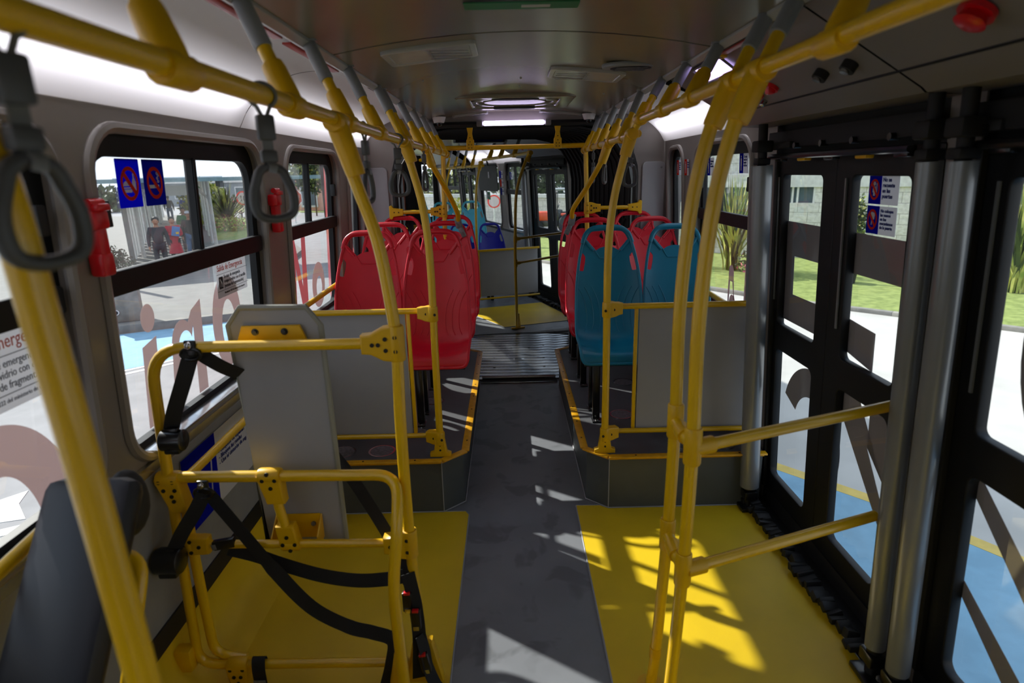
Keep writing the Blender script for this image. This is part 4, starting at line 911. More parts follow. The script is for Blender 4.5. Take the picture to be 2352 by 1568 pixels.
# ------------------------------------------------------------------ hanging straps
def strap_proto():
    root = empty('hanging_strap', (0, 0, 0), raw=True)
    b = MB(); b.tube([(0.026*math.sin(R(a)), 0, .026*math.cos(R(a))) for a in range(-150, 151, 15)], .0045, 8); b.tube([(-.013, 0, -.0225), (-.004, 0, -.045)], .004, 8); b.tube([(.013, 0, -.0225), (.004, 0, -.045)], .004, 8); b.build('rail_ring', 'strap_ring', root, smooth=60)
    b = MB(); b.box((0, 0, -.068), (.034, .020, .055), bev=.005); b.build('rubber_sleeve', 'strap_grey', root)
    b = MB(); b.ribbon([(0, 0, -.09), (0, 0, -.125)], .020, .004, (1, 0, 0)); b.build('webbing', 'strap_ring', root)
    b = MB(); b.box((0, 0, -.130), (.032, .020, .028), bev=.005); o = b.build('clasp', 'strap_grey', root)
    lp = [(q.x, q.z) for q in fillet([(0, 0, -.150), (-.022, 0, -.160), (-.041, 0, -.215), (-.036, 0, -.262), (0, 0, -.272), (.036, 0, -.262), (.041, 0, -.215), (.022, 0, -.160), (0, 0, -.150)], .03, 6)][:-1]
    b = MB(); b.tube([(x, 0, z) for x, z in lp], .0095, 12, closed=True); b.build('grip_loop', 'strap_grey', root, smooth=60)
    b = MB(); b.ribbon([(0, -.004, -.142), (0.004, -.011, -.152), (0, -.011, -.166)], .016, .003, (1, 0, 0)); b.build('stitching_tab', 'zinc', root)
    return root
st0 = strap_proto()
for (x, y, z, yaw, lb) in ((-.53, .625, 1.905, 70, 'large blurred grey hanging strap nearest on the left, in front of the first window'), (-.53, 1.255, 1.903, 35, 'grey hanging strap in front of the pillar between the first two clear left windows'),
                           (-.532, 2.125, 1.897, 82, 'grey hanging strap seen edge on, just right of the bay pole'), (-.533, 2.745, 1.896, 8, 'grey hanging strap with its loop facing us before the left gangway wall'), (-.534, 3.62, 1.895, 80, 'smallest left grey hanging strap, edge on near the gangway'),
                           (.537, 3.06, 1.905, 30, 'grey hanging strap right of the slim pole over the teal aisle seat'), (.54, 3.87, 1.905, 70, 'middle grey hanging strap against the right bellows'), (.545, 4.42, 1.903, 75, 'farthest grey hanging strap on the right rail, against the bellows')):
    copy_tree(st0, Matrix.Translation((x, y, z)) @ Matrix.Rotation(R(yaw), 4, 'Z') @ Matrix.Diagonal((1, 1, .87, 1)), lb, 'grab straps on the overhead rails')['category'] = 'hanging strap'
for (lx, ly, yaw, lb) in ((.54, 4.15, 20, 'tiny dark hanging strap in the far carriage, left one of two'), (.54, 3.6, 40, 'tiny dark hanging strap in the far carriage, right one of two')):
    copy_tree(st0, P1 @ Matrix.Translation((lx, ly, 1.84)) @ Matrix.Rotation(R(yaw), 4, 'Z') @ Matrix.Diagonal((1, 1, .87, 1)), lb, 'grab straps on the overhead rails')['category'] = 'hanging strap'
drop(st0)

# ------------------------------------------------------------------ ceiling fittings
def cz(x): return 2.205 - .06*(x/.64)**2
def vent(x0, x1, y0, y1, label, g='rectangular covers on the ceiling'):
    root = empty('ceiling_cover', ((x0+x1)/2, (y0+y1)/2, cz((x0+x1)/2)), label, 'ceiling cover', g); z = cz((x0+x1)/2)
    tl = math.atan2(cz(x1)-cz(x0), x1-x0); M = Matrix.Translation(((x0+x1)/2, (y0+y1)/2, z - .006)) @ Matrix.Rotation(-tl, 4, 'Y') @ Matrix.Rotation(math.pi, 4, 'X')
    w2, h2 = (x1-x0)/2, (y1-y0)/2
    b = MB(); b.plate([rr(-w2, -h2, w2, h2, .02), rr(-w2+.018, -h2+.018, w2-.018, h2-.018, .012)], .022, M, bev=.004); b.build('rim', 'lens_cover', root)
    b = MB(); b.plate([rr(-w2+.016, -h2+.016, w2-.016, h2-.016, .01)], .008, M @ Matrix.Translation((0, 0, .003)))
    b.box(tuple((M @ Vector((0, 0, .008)))), (.003, (y1-y0)*.8, .003), 'grey_plastic')
    for k in range(1, 5): b.box(tuple(M @ Vector((0, -h2 + k*h2*2/5, .0075))), ((x1-x0)*.84, .002, .002), 'grey_plastic')
    b.build('lens', 'lens_cover', root); return root
vent(-.50, -.165, 2.335, 2.585, 'large pale rectangular cover on the ceiling left of centre')
vent(.15, .485, 2.94, 3.20, 'pale rectangular cover on the ceiling right of centre, beyond the oval one')
vent(-.47, -.20, 4.92, 5.02, 'narrow pale cover by the gangway arch, left of the lit lamp'); vent(.20, .52, 4.90, 5.02, 'narrow pale cover by the gangway arch, right of the lit lamp')
root = empty('ceiling_speaker', (.47, 2.76, cz(.47)), 'dark oval speaker on the right of the ceiling', 'speaker')
b = MB(); M = Matrix.Translation((.47, 2.76, cz(.47) - .004)) @ Matrix.Rotation(R(180), 4, 'X'); b.plate([circ(0, 0, .115, .072)], .018, M, bev=.007); b.build('housing', 'grey_plastic', root)
b = MB(); b.plate([circ(0, 0, .085, .05)], .006, M @ Matrix.Translation((0, 0, .009)), bev=.002)
for k in range(7): b.box(tuple(M @ Vector((0, -.042+.014*k, .013))), (.13, .003, .002), 'zinc')
b.build('grille', 'black_rubber', root)
root = empty('roof_hatch', (0, 4.22, 2.2), 'large rectangular roof hatch frame with an oval moulded recess', 'roof hatch'); M = Matrix.Translation((0, 4.24, 2.196)) @ Matrix.Rotation(math.pi, 4, 'X')
b = MB(); b.plate([[(q[0], q[1]) for q in rr(-.36, -.36, .36, .36, .07)], rr(-.29, -.29, .29, .29, .11)], .035, M, bev=.012); b.build('hatch_frame', 'ceiling', root)
b = MB(); b.plate([rr(-.30, -.30, .30, .30, .1)], .006, M @ Matrix.Translation((0, 0, -.008))); b.plate([circ(0, 0, .285, .27), circ(0, 0, .255, .235)], .02, M, bev=.006); b.plate([circ(0, 0, .20, .15)], .016, M, bev=.007)
b.build('hatch_panel', 'ceiling', root)
for s in (-1, 1): b = MB(); b.plate([circ(0, s*.28, .14, .04, 16)], .02, M @ Matrix.Translation((0, 0, .012)), bev=.005); b.build('grip_recess', 'black_rubber', root)
for x in (-.1, 0, .12): b = MB(); b.box((x*1.2, 4.66, cz(0)-.004), (.05, .012, .004)); b.build('hatch_label', 'lens_cover', root)
root = empty('ceiling_lamp', (0, 5.03, 2.14), 'lit white-violet tube lamp across the top of the gangway arch', 'lamp')
b = MB(); b.box((0, 4.955, 2.115), (.48, .035, .035), bev=.014); b.build('lamp_tube', 'lamp_glow', root)
for s in (-1, 1): b = MB(); b.box((s*.265, 4.955, 2.115), (.045, .045, .045), bev=.006); b.build('end_cap', 'header_grey', root)
root = empty('ceiling_lamp', (.8, 2.62, 2.15), 'lit violet-white lamp panel beside the right ceiling rail, behind the twin poles', 'lamp')
b = MB(); d = Vector((1.06-.72, 0, 1.945-2.15)); 
def hp(t, off=0): return Vector((.72, 0, 2.15)) + d*t + Vector((-.52, 0, -.85))*off
b.add([hp(.03, .004) + Vector((0, 2.42, 0)), hp(.22, .012) + Vector((0, 2.42, 0)), hp(.22, .012) + Vector((0, 2.72, 0)), hp(.03, .004) + Vector((0, 2.72, 0))], [(0, 1, 2, 3), (3, 2, 1, 0)]); b.build('lamp_lens', 'lamp_dim', root)
b = MB(); b.tube([hp(.02, .006) + Vector((0, 2.41, 0)), hp(.23, .012) + Vector((0, 2.41, 0)), hp(.23, .012) + Vector((0, 2.73, 0)), hp(.02, .006) + Vector((0, 2.73, 0))], .006, 8, closed=True); b.build('lamp_frame', 'header_grey', root)
for s, lb in ((-1, 'small white dome camera by the left end of the gangway arch'), (1, 'small white dome camera by the right end of the gangway arch')):
    root = empty('dome_camera', (s*.60, 4.85, 2.14), lb, 'camera'); x = s*.56
    b = MB(); b.cyl((x, 4.80, 2.155), (x, 4.80, 2.115), .052, 20, r2=.038); b.build('housing', 'white_plastic', root)
    b = MB(); b.ell((x, 4.80, 2.112), (.045, .045, .045), n=16); b.build('lens_dome', 'dome_dark', root)
root = empty('exit_sign', (0, 1.86, 2.2), 'green exit strip label on the ceiling at the top of the view', 'sign'); M = Matrix.Translation((-.01, 1.87, 2.195)) @ Matrix.Rotation(math.pi, 4, 'X')
b = MB(); b.plate([rr(-.16, -.035, .16, .035, .004)], .003, M); b.plate([rr(-.05, -.012, .03, .012, .002)], .002, M @ Matrix.Translation((.05, 0, .002)), 'sign_white'); b.build('label_plate', 'sign_green', root)
for i, (x, y) in enumerate(((.02, 3.3), (.02, 3.6), (-.45, 3.1), (.5, 3.7))):
    b = MB(); b.ell((x, y, cz(x)-.001), (.012, .012, .006), n=8); tag(b.build('rivet', 'ceiling_strip'), 'small rivet in the near ceiling panel', 'rivet', 'ceiling rivets')
# red controls
def rbtn(x, y, z, n, label, mush=False, r=.022):
    root = empty('emergency_button', (x, y, z), label, 'button', None); n = Vector(n).normalized(); p = Vector((x, y, z))
    b = MB(); b.cyl(p, p + n*.012, r*1.15, 18, 'red_plastic'); b.build('collar', 'red_plastic', root)
    b = MB(); b.tube([p + n*.010, p + n*.03, p + n*.034], r, 18, rs=[r*.7, r, r*.8]) if mush else b.box(p + n*.016, (.03, .035, .03), bev=.008); b.build('push_cap', 'red_plastic', root); return root
rbtn(.923, 2.527, 2.026, (-.52, 0, -.85), 'round red emergency button on the panel above the right doors, nearer the twin poles', True, .026)
rbtn(.917, 2.371, 2.030, (-.52, 0, -.85), 'square red button on the panel above the right doors')
b = MB(); b.cyl((.968, 2.555, 2.003), (.957, 2.555, 1.985), .012, 12); b.ell((.957, 2.555, 1.985), (.026, .026, .02)); tag(b.build('panel_key', 'chrome'), 'chrome key lock just below the red buttons above the door', 'lock')
rbtn(.891, 1.337, 2.043, (-.52, 0, -.85), 'large red-orange handle cap at the top right corner of the view', True, .032)
b = MB(); b.tube([(.71, 2.33 + .022*math.cos(R(a)), 2.125) if False else (.70 + .022*math.cos(R(a)), 2.33 + .022*math.sin(R(a)), 2.128) for a in range(0, 360, 30)], .007, 8, closed=True); b.cyl((.70, 2.33, 2.135), (.70, 2.33, 2.122), .014, 12, 'black_hole'); tag(b.build('stop_button', 'yellow_plastic'), 'small round yellow and black button beside the right ceiling rail', 'button')
for (y, z, lb) in ((1.745, 1.665, 'red plastic holder of an emergency hammer on the pillar by the clear sliding window'), (2.99, 1.66, 'red plastic hammer holder on the second left pillar, half behind a hanging strap')):
    root = empty('hammer_holder', (-1.19, y, z), lb, 'hammer holder'); yy = y - .075 if y < 2 else y
    X = WX(-1, z, .02)
    b = MB(); b.box((X, yy, z-.015), (.05, .07, .055), bev=.012); b.box((X, yy, z-.075), (.04, .045, .09), bev=.01); b.box((X, yy, z-.135), (.045, .052, .065), bev=.01); b.build('holder_body', 'red_plastic', root)
    b = MB(); b.box((X+.022, yy, z+.018), (.03, .055, .02), bev=.006); b.cyl((X+.01, yy-.03, z+.03), (X+.01, yy+.03, z+.03), .012, 10); b.build('hammer_head', 'red_plastic', root)
XF = P1
for (y, r_) in ((1.9, .024), (1.75, .024), (2.1, .016)): rbtn(.88, y, 2.045, (-.5, 0, -.85), {1.9: 'round red button over the far door, middle of three', 1.75: 'red button over the far door, partly behind the far pole', 2.1: 'smallest red button over the far door'}[y], True, r_)
b = MB(); b.box((.05, 1.25, 2.10), (.56, .12, .07), bev=.01); b.plate([rr(-.20, 2.075, .28, 2.125, .01)], .004, YM(.02, 1.187, 0), 'sign_navy'); tag(b.build('route_display', 'black_frame'), 'dark route display box hanging from the far carriage ceiling', 'display')
b = MB(); b.box((-.5, 1.3, 2.12), (.34, .2, .03), bev=.01); tag(b.build('ceiling_cover', 'lens_cover'), 'pale ceiling cover left of the dark route display', 'ceiling cover')
b = MB(); b.cyl((.35, 1.35, 2.16), (.35, 1.35, 2.12), .05, 16, r2=.035); b.ell((.35, 1.35, 2.118), (.04, .04, .04), 'dome_dark'); tag(b.build('dome_camera', 'white_plastic'), 'small white dome camera on the far carriage ceiling', 'camera')
XF = Matrix.Identity(4)

# ------------------------------------------------------------------ signs and window lettering
def sticker(nm, M, w_, h_, base, label, cat='sticker', draw=None, group=None, b2=None):
    b = MB(); b.plate([rr(0, 0, w_, h_, .004)], .0008, M, m=base)
    if b2:
        for (m, x0, y0, x1, y1) in b2: b.plate([[(x0, y0), (x1, y0), (x1, y1), (x0, y1)]], .0006, M @ Matrix.Translation((0, 0, .0008)), m)
    o = b.build(nm, base); tag(o, label, cat, group)
    if draw: draw(o, M @ Matrix.Translation((0, 0, .0018)))
    return o
def ring_slash(o, M, cx, cy, r, m='sign_red', ry=None):
    ry = ry or r; b = MB(); b.plate([circ(cx, cy, r, ry), circ(cx, cy, r*.78, ry*.78)], .0008, M)
    k = .62; b.plate([[(cx-r*k-.1*r, cy+ry*k-.1*ry), (cx-r*k+.1*r, cy+ry*k+.1*ry), (cx+r*k+.1*r, cy-ry*k+.1*ry), (cx+r*k-.1*r, cy-ry*k-.1*ry)]], .0008, M @ Matrix.Translation((0, 0, .0003))); b.build('ban_ring', m, o)
ML = WM(-1, -.048)
def food(o, M):
    b = MB(); b.plate([circ(.048, .066, .022, .016, 14, 0, 180)], .0006, M); b.plate([rr(.026, .046, .070, .056, .003)], .0006, M); b.plate([rr(.028, .058, .068, .0625, .001)], .0006, M)
    b.plate([[(.074, .046), (.092, .046), (.092, .078), (.086, .092), (.086, .104), (.080, .104), (.080, .092), (.074, .078)]], .0006, M); b.build('pictogram', 'sign_white', o); ring_slash(o, M @ Matrix.Translation((0, 0, .0008)), .060, .073, .046, 'sign_red', .052)
def smoke(o, M):
    b = MB(); b.plate([rr(.026, .056, .058, .067, .001)], .0006, M); b.plate([rr(.061, .056, .075, .067, .001)], .0006, M); b.plate([rr(.079, .056, .084, .067, .001)], .0006, M)
    for (x, y) in ((.082, .078), (.078, .088), (.084, .098), (.079, .104)): b.plate([circ(x, y, .006, .005, 10), circ(x, y, .003, .002, 10)], .0006, M)
    b.build('pictogram', 'sign_white', o); ring_slash(o, M @ Matrix.Translation((0, 0, .0008)), .060, .073, .046, 'sign_red', .052)
sticker('ban_sticker', ML @ Matrix.Translation((1.905, 1.668, 0)), .122, .148, 'sign_blue', 'blue square sticker with a crossed-out burger and bottle on the clear window', draw=food)
sticker('ban_sticker', ML @ Matrix.Translation((2.045, 1.668, 0)), .122, .148, 'sign_navy', 'blue square sticker with a crossed-out cigarette, beside the burger one', draw=smoke)
def exit_st(o, M):
    b = MB(); b.text('Salida de Emergencia', .036, M @ Matrix.Translation((.008, .112, 0)), xs=.80); b.build('heading', 'text_orange', o)
    b = MB(); b.plate([rr(.0, .098, .30, .0995, .0003)], .0004, M); b.plate([rr(.0, .028, .30, .0295, .0003)], .0004, M)
    b.text('En caso de emergencia\nrompa el vidrio con el martillo\n(ventana de fragmentación)', .021, M @ Matrix.Translation((.062, .078, 0)), xs=.82); b.text('Resolución 1222 del ministerio de transporte', .012, M @ Matrix.Translation((.06, .013, 0)), xs=.9); b.build('small_print', 'text_black', o)
    b = MB(); b.plate([rr(.016, .038, .052, .088, .002)], .0004, M); o2 = b.build('pictogram', 'text_black', o)
    b = MB(); b.plate([[(.022, .078), (.027, .082), (.046, .060), (.046, .044), (.041, .044), (.040, .058), (.034, .064), (.030, .046), (.025, .046), (.030, .067)]], .0004, M @ Matrix.Translation((0, 0, .0005))); b.build('pictogram_mark', 'sign_white', o2)
ME = WM(-1, -.050)
sticker('exit_sticker', ME @ Matrix.Translation((2.475, 1.268, 0)), .29, .150, 'sign_white', 'white emergency exit sticker low on the clear sliding window', draw=exit_st)
sticker('exit_sticker', ME @ Matrix.Translation((1.185, 1.225, 0)) @ Matrix.Diagonal((1.33, 1.33, 1, 1)), .29, .150, 'sign_white', 'white emergency exit sticker on the first window, cut by the nearest pole', draw=exit_st)
MR = WM(1, -.040, True)
def txt(lines, size, x, y, m='sign_text', big=0, col='text'):
    def f(o, M):
        b = MB(); b.text(lines, size, M @ Matrix.Translation((x, y, 0)), bold=.0006); b.build('wording', m, o)
    return f
def door_sticker(v, label, lines, size, fig):
    def dr(o, M):
        b = MB()
        if fig: b.plate([circ(.034, .070, .007), ], .0005, M); b.plate([[(.026, .061), (.042, .061), (.044, .040), (.039, .040), (.039, .028), (.029, .028), (.029, .040), (.024, .040)]], .0005, M); b.plate([rr(.046, .028, .050, .072, .001)], .0005, M)
        else: b.plate([[(.024, .07), (.03, .076), (.046, .074), (.05, .066), (.047, .05), (.042, .052), (.040, .040), (.036, .042), (.034, .03), (.030, .032), (.032, .052), (.025, .06)]], .0005, M)
        b.build('pictogram', 'sign_white', o); ring_slash(o, M @ Matrix.Translation((0, 0, .0008)), .037, .050, .029, 'sign_red', .036); txt(lines, size, .082, .078 if size > .014 else .082)(o, M)
    sticker('door_sticker', MR @ Matrix.Translation((-2.232, v, 0)), .172, .098, 'sign_white', label, draw=dr, b2=[('sign_blue', 0, 0, .074, .098)])
door_sticker(1.612, 'upper blue and white sign on the door pane, forbidding leaning', 'No se\nrecueste\nen las\npuertas', .0195, True)
door_sticker(1.508, 'lower blue and white sign on the door pane, forbidding hands', 'No coloque\nlas manos\nen los\nmecanismos\nde la puerta', .0150, False)
def person_st(y, z, label, red=False, M0=None, wd=.13, words='Circule\nhacia el\nfondo\ndel bus'):
    def dr(o, M):
        b = MB(); b.plate([circ(.028, .088, .006, n=12)], .0005, M); b.plate([rr(.019, .04, .037, .080, .005)], .0005, M); b.plate([rr(.022, .014, .027, .045, .001)], .0005, M); b.plate([rr(.029, .014, .034, .045, .001)], .0005, M); b.build('pictogram', 'sign_white', o)
        txt(words, .016, .064, .082)(o, M)
    sticker('notice_sticker', (M0 or MR) @ Matrix.Translation((-y, z, 0)), wd, .108, 'sign_white', label, draw=dr, b2=[('sign_red' if red else 'sign_blue', 0, 0, .056, .108)])
person_st(3.50, 1.715, 'blue and white standing person sign on the right window pane nearest the door')
person_st(4.06, 1.70, 'blue and white seat priority sign on the right window, behind the twin poles', words='Asientos\nprefe-\nrenciales')
person_st(4.42, 1.70, 'red and white sign on the pillar between the two right windows', True, WM(1, .006, True), .10, 'No use\nel freno\nde mano')
person_st(4.79, 1.70, 'blue and red sign on the narrow right window', True)
def wch(o, M):
    b = MB(); b.tube([M @ Vector((.10 + .045*math.cos(R(a)), .10 + .045*math.sin(R(a)), 0)) for a in range(-200, 60, 20)], .004, 6); b.tube([M @ Vector(p) for p in ((.10, .22, 0), (.105, .15, 0), (.15, .145, 0), (.17, .09, 0))], .005, 6); b.plate([circ(.10, .235, .014)], .001, M); b.tube([M @ Vector(p) for p in ((.19, .05, 0), (.21, .25, 0))], .003, 6); b.build('pictogram', 'sign_white', o)
    b = MB(); b.text('- Ubíquese de espaldas\n- Bloquee las ruedas\n- Use el cinturón de seg.', .026, M @ Matrix.Translation((.27, .20, 0)), bold=.0004); b.build('wording', 'sign_text', o)
sticker('wheelchair_sign', WM(-1, .018) @ Matrix.Translation((1.93, .50, 0)), .60, .30, 'sign_white', 'blue and white wheelchair instruction sign on the wall behind the yellow frame', 'sign', draw=wch, b2=[('sign_blue', 0, 0, .25, .30)])
XF = P1
b = MB(); M = WM(1, -.045, True); sticker('exit_sticker', M @ Matrix.Translation((-4.98, 1.30, 0)), .22, .13, 'sign_green', 'small green exit sticker on the far right window', draw=lambda o, M: txt('Salida', .05, .085, .05, 'sign_white')(o, M), b2=[('sign_white', 0, 0, .07, .13)])
for k, (z, m, lb) in enumerate(((1.66, 'sign_blue', 'topmost of three small signs on the far pillar'), (1.53, 'sign_red', 'middle red sign of three on the far pillar'), (1.40, 'sign_navy', 'lowest dark sign of three on the far pillar'))):
    sticker('notice_sticker', WM(1, .006, True) @ Matrix.Translation((-4.02, z, 0)), .16, .11, 'sign_white', lb, draw=txt('Por su\nseguridad', .022, .075, .075), b2=[(m, 0, 0, .07, .11)])
person_st(3.66, 1.64, 'blue and white person sign on the far sliding window', M0=WM(1, -.04, True))
XF = Matrix.Identity(4)
# big lettering on the outside of the glass (seen from behind)
def letter(nm, side, loops_list, label, m='film', off=-.0595):
    b = MB()
    for loops in loops_list: b.plate(loops, .0006, WM(side, off))
    return tag(b.build(nm, m, smooth=0), label, 'window lettering', 'large lettering on the outside of the windows')
def clipz(l): return l
letter('window_letter', -1, [[circ(1.32, .86, .235, .335, 40, -5, 185), ] if False else [circ(1.30, .83, .26, .37, 44, 6, 174) + circ(1.30, .83, .125, .245, 30, 17, 163)[::-1]]], 'big round mauve letter low on the first window')
letter('window_letter', -1, [[circ(1.62, 1.04, .205, .20, 30, -36, 60) + [(1.735, 1.19)] + circ(1.62, 1.02, .145, .13, 30, -50, 40)[::-1]]], 'curved mauve letter edge at the left of the clear window')
letter('window_letter', -1, [[circ(1.985, 1.305, .040, .048)], [[(1.915, .935), (1.985, .935), (2.035, 1.225), (1.945, 1.195)]] if False else [[(1.915, .935), (2.00, .935), (2.02, 1.235), (1.935, 1.215)]]], 'mauve letter i with its round dot on the clear window')
letter('window_letter', -1, [[[(2.085, .935), (2.145, .935), (2.155, 1.13)] + circ(2.205, 1.15, .05, .055, 10, 170, 20) + [(2.27, 1.215), (2.262, .935), (2.335, .935), (2.34, 1.30), (2.265, 1.27)] + circ(2.185, 1.165, .075, .085, 14, 50, 170)]], 'arched mauve letter with two stems on the clear window')
letter('window_letter', -1, [[circ(2.56, 1.16, .135, .20, 36), circ(2.57, 1.13, .065, .12, 30)]], 'round mauve letter at the right of the clear window, beside the grey board')
letter('window_letter', -1, [[[(3.36, .935), (3.43, .935), (3.45, 1.25), (3.56, .935), (3.64, .935), (3.64, 1.42), (3.57, 1.42), (3.56, 1.12), (3.45, 1.42), (3.36, 1.42)]]], 'red and mauve angular letter on the left window by the red seats', 'film_red')
letter('window_letter', -1, [[circ(3.86, 1.08, .13, .145, 36), circ(3.87, 1.06, .06, .075, 24)]], 'round mauve letter on the left window by the red seats')
letter('window_letter', 1, [[[(2.51, 1.36), (2.885, 1.33), (2.885, 1.00), (2.49, 1.00), (2.49, 1.15), (2.80, 1.15), (2.80, 1.345), (2.50, 1.345), (2.50, 1.50), (2.89, 1.50), (2.89, 1.33)]] if False else [[(2.50, 1.345), (2.80, 1.345), (2.80, 1.165), (2.49, 1.165), (2.49, 1.03), (2.89, 1.03), (2.89, 1.50), (2.50, 1.50)]]], 'square dark letter shape on the upper pane of the farther door leaf', 'film_dark', -.048)
letter('window_letter', 1, [[[(1.95, 1.345), (2.31, 1.345), (2.31, 1.50), (1.95, 1.50)]]], 'dark horizontal bar of lettering on the door pane below the two signs', 'film_dark', -.048)
letter('window_letter', 1, [[[(2.31, 1.165), (2.13, 1.15), (2.13, 1.0), (2.31, 1.03)]]], 'short dark block of lettering above the middle door bar', 'film_dark', -.048)
letter('window_letter', 1, [[circ(2.57, .56, .27, .30, 40, 20, 200) + circ(2.57, .56, .15, .165, 30, 20, 200)[::-1]]], 'curved dark letter on the lower pane of the farther door leaf', 'film_dark', -.048)
letter('window_letter', 1, [[[(2.31, .86), (2.24, .86), (1.96, .62), (1.96, .83), (2.06, .86), (2.12, .86), (2.12, .60)]] if False else [[(2.31, .88), (2.20, .88), (2.0, .60), (2.0, .88), (2.12, .88), (2.12, .70), (2.0, .52), (1.95, .44), (1.95, .36), (2.31, .76)]]], 'slanting dark letter strokes on the lower pane of the nearer door leaf', 'film_dark', -.048)
letter('window_letter', 1, [[circ(1.26, 1.30, .24, .36, 40)]], 'large dark round letter on the closest door pane at the right edge', 'film_dark', -.048)
letter('window_letter', 1, [[[(1.575, .80), (1.575, .88), (1.20, .55), (1.20, .44)]], [[(1.575, .46), (1.575, .52), (1.20, .28), (1.20, .19), (1.24, .19)]]], 'diagonal dark strokes on the lower pane of the closest door', 'film_dark', -.048)
letter('window_letter', 1, [[circ(3.62, .93, .055, .07)], [[(3.56, .93), (3.59, .95), (3.60, 1.10)] + circ(3.64, 1.12, .045, .06, 12, 150, 30) + [(3.70, .95), (3.68, .93), (3.66, 1.08), (3.62, 1.08)]]], 'small mauve figure shape low on the right window beside the teal seat')
letter('window_letter', 1, [[circ(3.36, 1.33, .05, .08)], [[(3.29, .93), (3.32, .93), (3.33, 1.07), (3.37, 1.07), (3.40, .93), (3.44, .93), (3.42, 1.22), (3.31, 1.22)]]], 'grey figure silhouette on the right window next to the door shaft')
# ------------------------------------------------------------------ outside
G = -1.15
def ground_patch(name, loop, z, m, label=None, cat=None, t=.02, kind=None):
    b = MB(); b.plate([loop], t, Matrix.Translation((0, 0, z - t/2)), m); o = b.build(name, m, smooth=0)
    if label: tag(o, label, cat)
    if kind: o['kind'] = kind
    return o
ground_patch('ground', [(-140, -40), (60, -40), (60, 160), (-140, 160)], G, 'asphalt_shaded', kind='structure', t=.1)  # shaded tone; the right road gets its own brighter patch
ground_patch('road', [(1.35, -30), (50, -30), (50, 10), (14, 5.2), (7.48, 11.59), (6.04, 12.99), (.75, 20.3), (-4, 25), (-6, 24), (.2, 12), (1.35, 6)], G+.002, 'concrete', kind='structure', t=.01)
ground_patch('sidewalk', [(-40, -5.6), (-7.8, 11.64), (-6.15, 12.46), (-4.9, 13.1), (-7.0, 17), (-8.2, 24), (-10.2, 28.2), (-13.9, 28.5), (-25, 50), (-60, 50), (-60, -5.6)], G+.15, 'paver_shaded', kind='structure', t=.15)
ground_patch('kerb', [(-40, -5.7), (-7.78, 11.56), (-4.85, 13.05), (-4.95, 13.2), (-7.9, 11.74), (-40.1, -5.5)], G+.156, 'kerb', 'grey concrete kerb edging the walkway outside the left windows', 'kerb', t=.156)
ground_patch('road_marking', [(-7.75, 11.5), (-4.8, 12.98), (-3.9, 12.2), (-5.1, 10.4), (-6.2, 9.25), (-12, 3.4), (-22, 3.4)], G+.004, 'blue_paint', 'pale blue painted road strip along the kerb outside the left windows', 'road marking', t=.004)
for (a, c) in (((-6.25, 9.1), (-3.8, 11.75)), ((-6.2, 8.85), (-3.8, 11.5))):
    a = Vector((*a, 0)); c = Vector((*c, 0)); a = a - (c-a)*2; d = (c-a).normalized(); n_ = Vector((-d.y, d.x, 0))*.04
    ground_patch('road_marking', [tuple((a-n_)[:2]), tuple((c-n_)[:2]), tuple((c+n_)[:2]), tuple((a+n_)[:2])], G+.005, 'white_paint', 'thin white painted line beside the blue strip on the left road', 'road marking', t=.004)
bpy.data.objects['road_marking.001']['label'] = 'thin white line nearest the blue strip on the left road'; bpy.data.objects['road_marking.002']['label'] = 'second thin white line, farther from the blue strip on the left road'
ground_patch('road_marking', [(-5.4, 4.05), (-3.6, 5.02), (-3.66, 5.14), (-5.46, 4.17)], G+.005, 'white_paint', 'white painted line on the road below the first left window', 'road marking', t=.004)
ground_patch('road_marking', [(-5.1, 5.0), (-4.82, 5.35), (-4.72, 5.1), (-4.45, 4.83), (-4.85, 4.72)], G+.005, 'white_paint', 'white arrow head painted on the road seen through the first left window', 'road marking', t=.004)
LE = [(14, 5.2), (7.48, 11.59), (6.04, 12.99), (.75, 20.3), (-7, 27.5)]
ground_patch('lawn', LE + [(-9, 34), (3.4, 30), (24, 12)], G+.03, 'grass', 'sunlit green lawn in front of the stone block building', 'lawn', t=.05)
b = MB()
for a, c in zip(LE[:-1], LE[1:]):
    a = Vector((*a, 0)); c = Vector((*c, 0)); d = (c-a); m_ = (a+c)/2; b.box((m_.x, m_.y, G+.04), (d.length, .14, .09), rot=Matrix.Rotation(math.atan2(d.y, d.x), 3, 'Z'), bev=.01)
tag(b.build('kerb', 'kerb'), 'pale concrete kerb between the lawn and the road on the right', 'kerb')
YLn = [(-.2, 8.6), (2.585, 5.356), (3.1, 4.764), (3.62, 3.955), (5.2, 1.5)]
lo2 = [(x+.10, y+.10) for x, y in YLn]
ground_patch('road_marking', YLn + lo2[::-1], G+.006, 'yellow_paint', 'yellow painted line crossing below the right door windows', 'road marking', t=.004)
ground_patch('road_marking', YLn + [(5.2, -4), (1.45, -4), (1.45, 6.3)][0:3], G+.004, 'blue_paint', 'pale blue painted lane below the right door windows', 'road marking', t=.004)
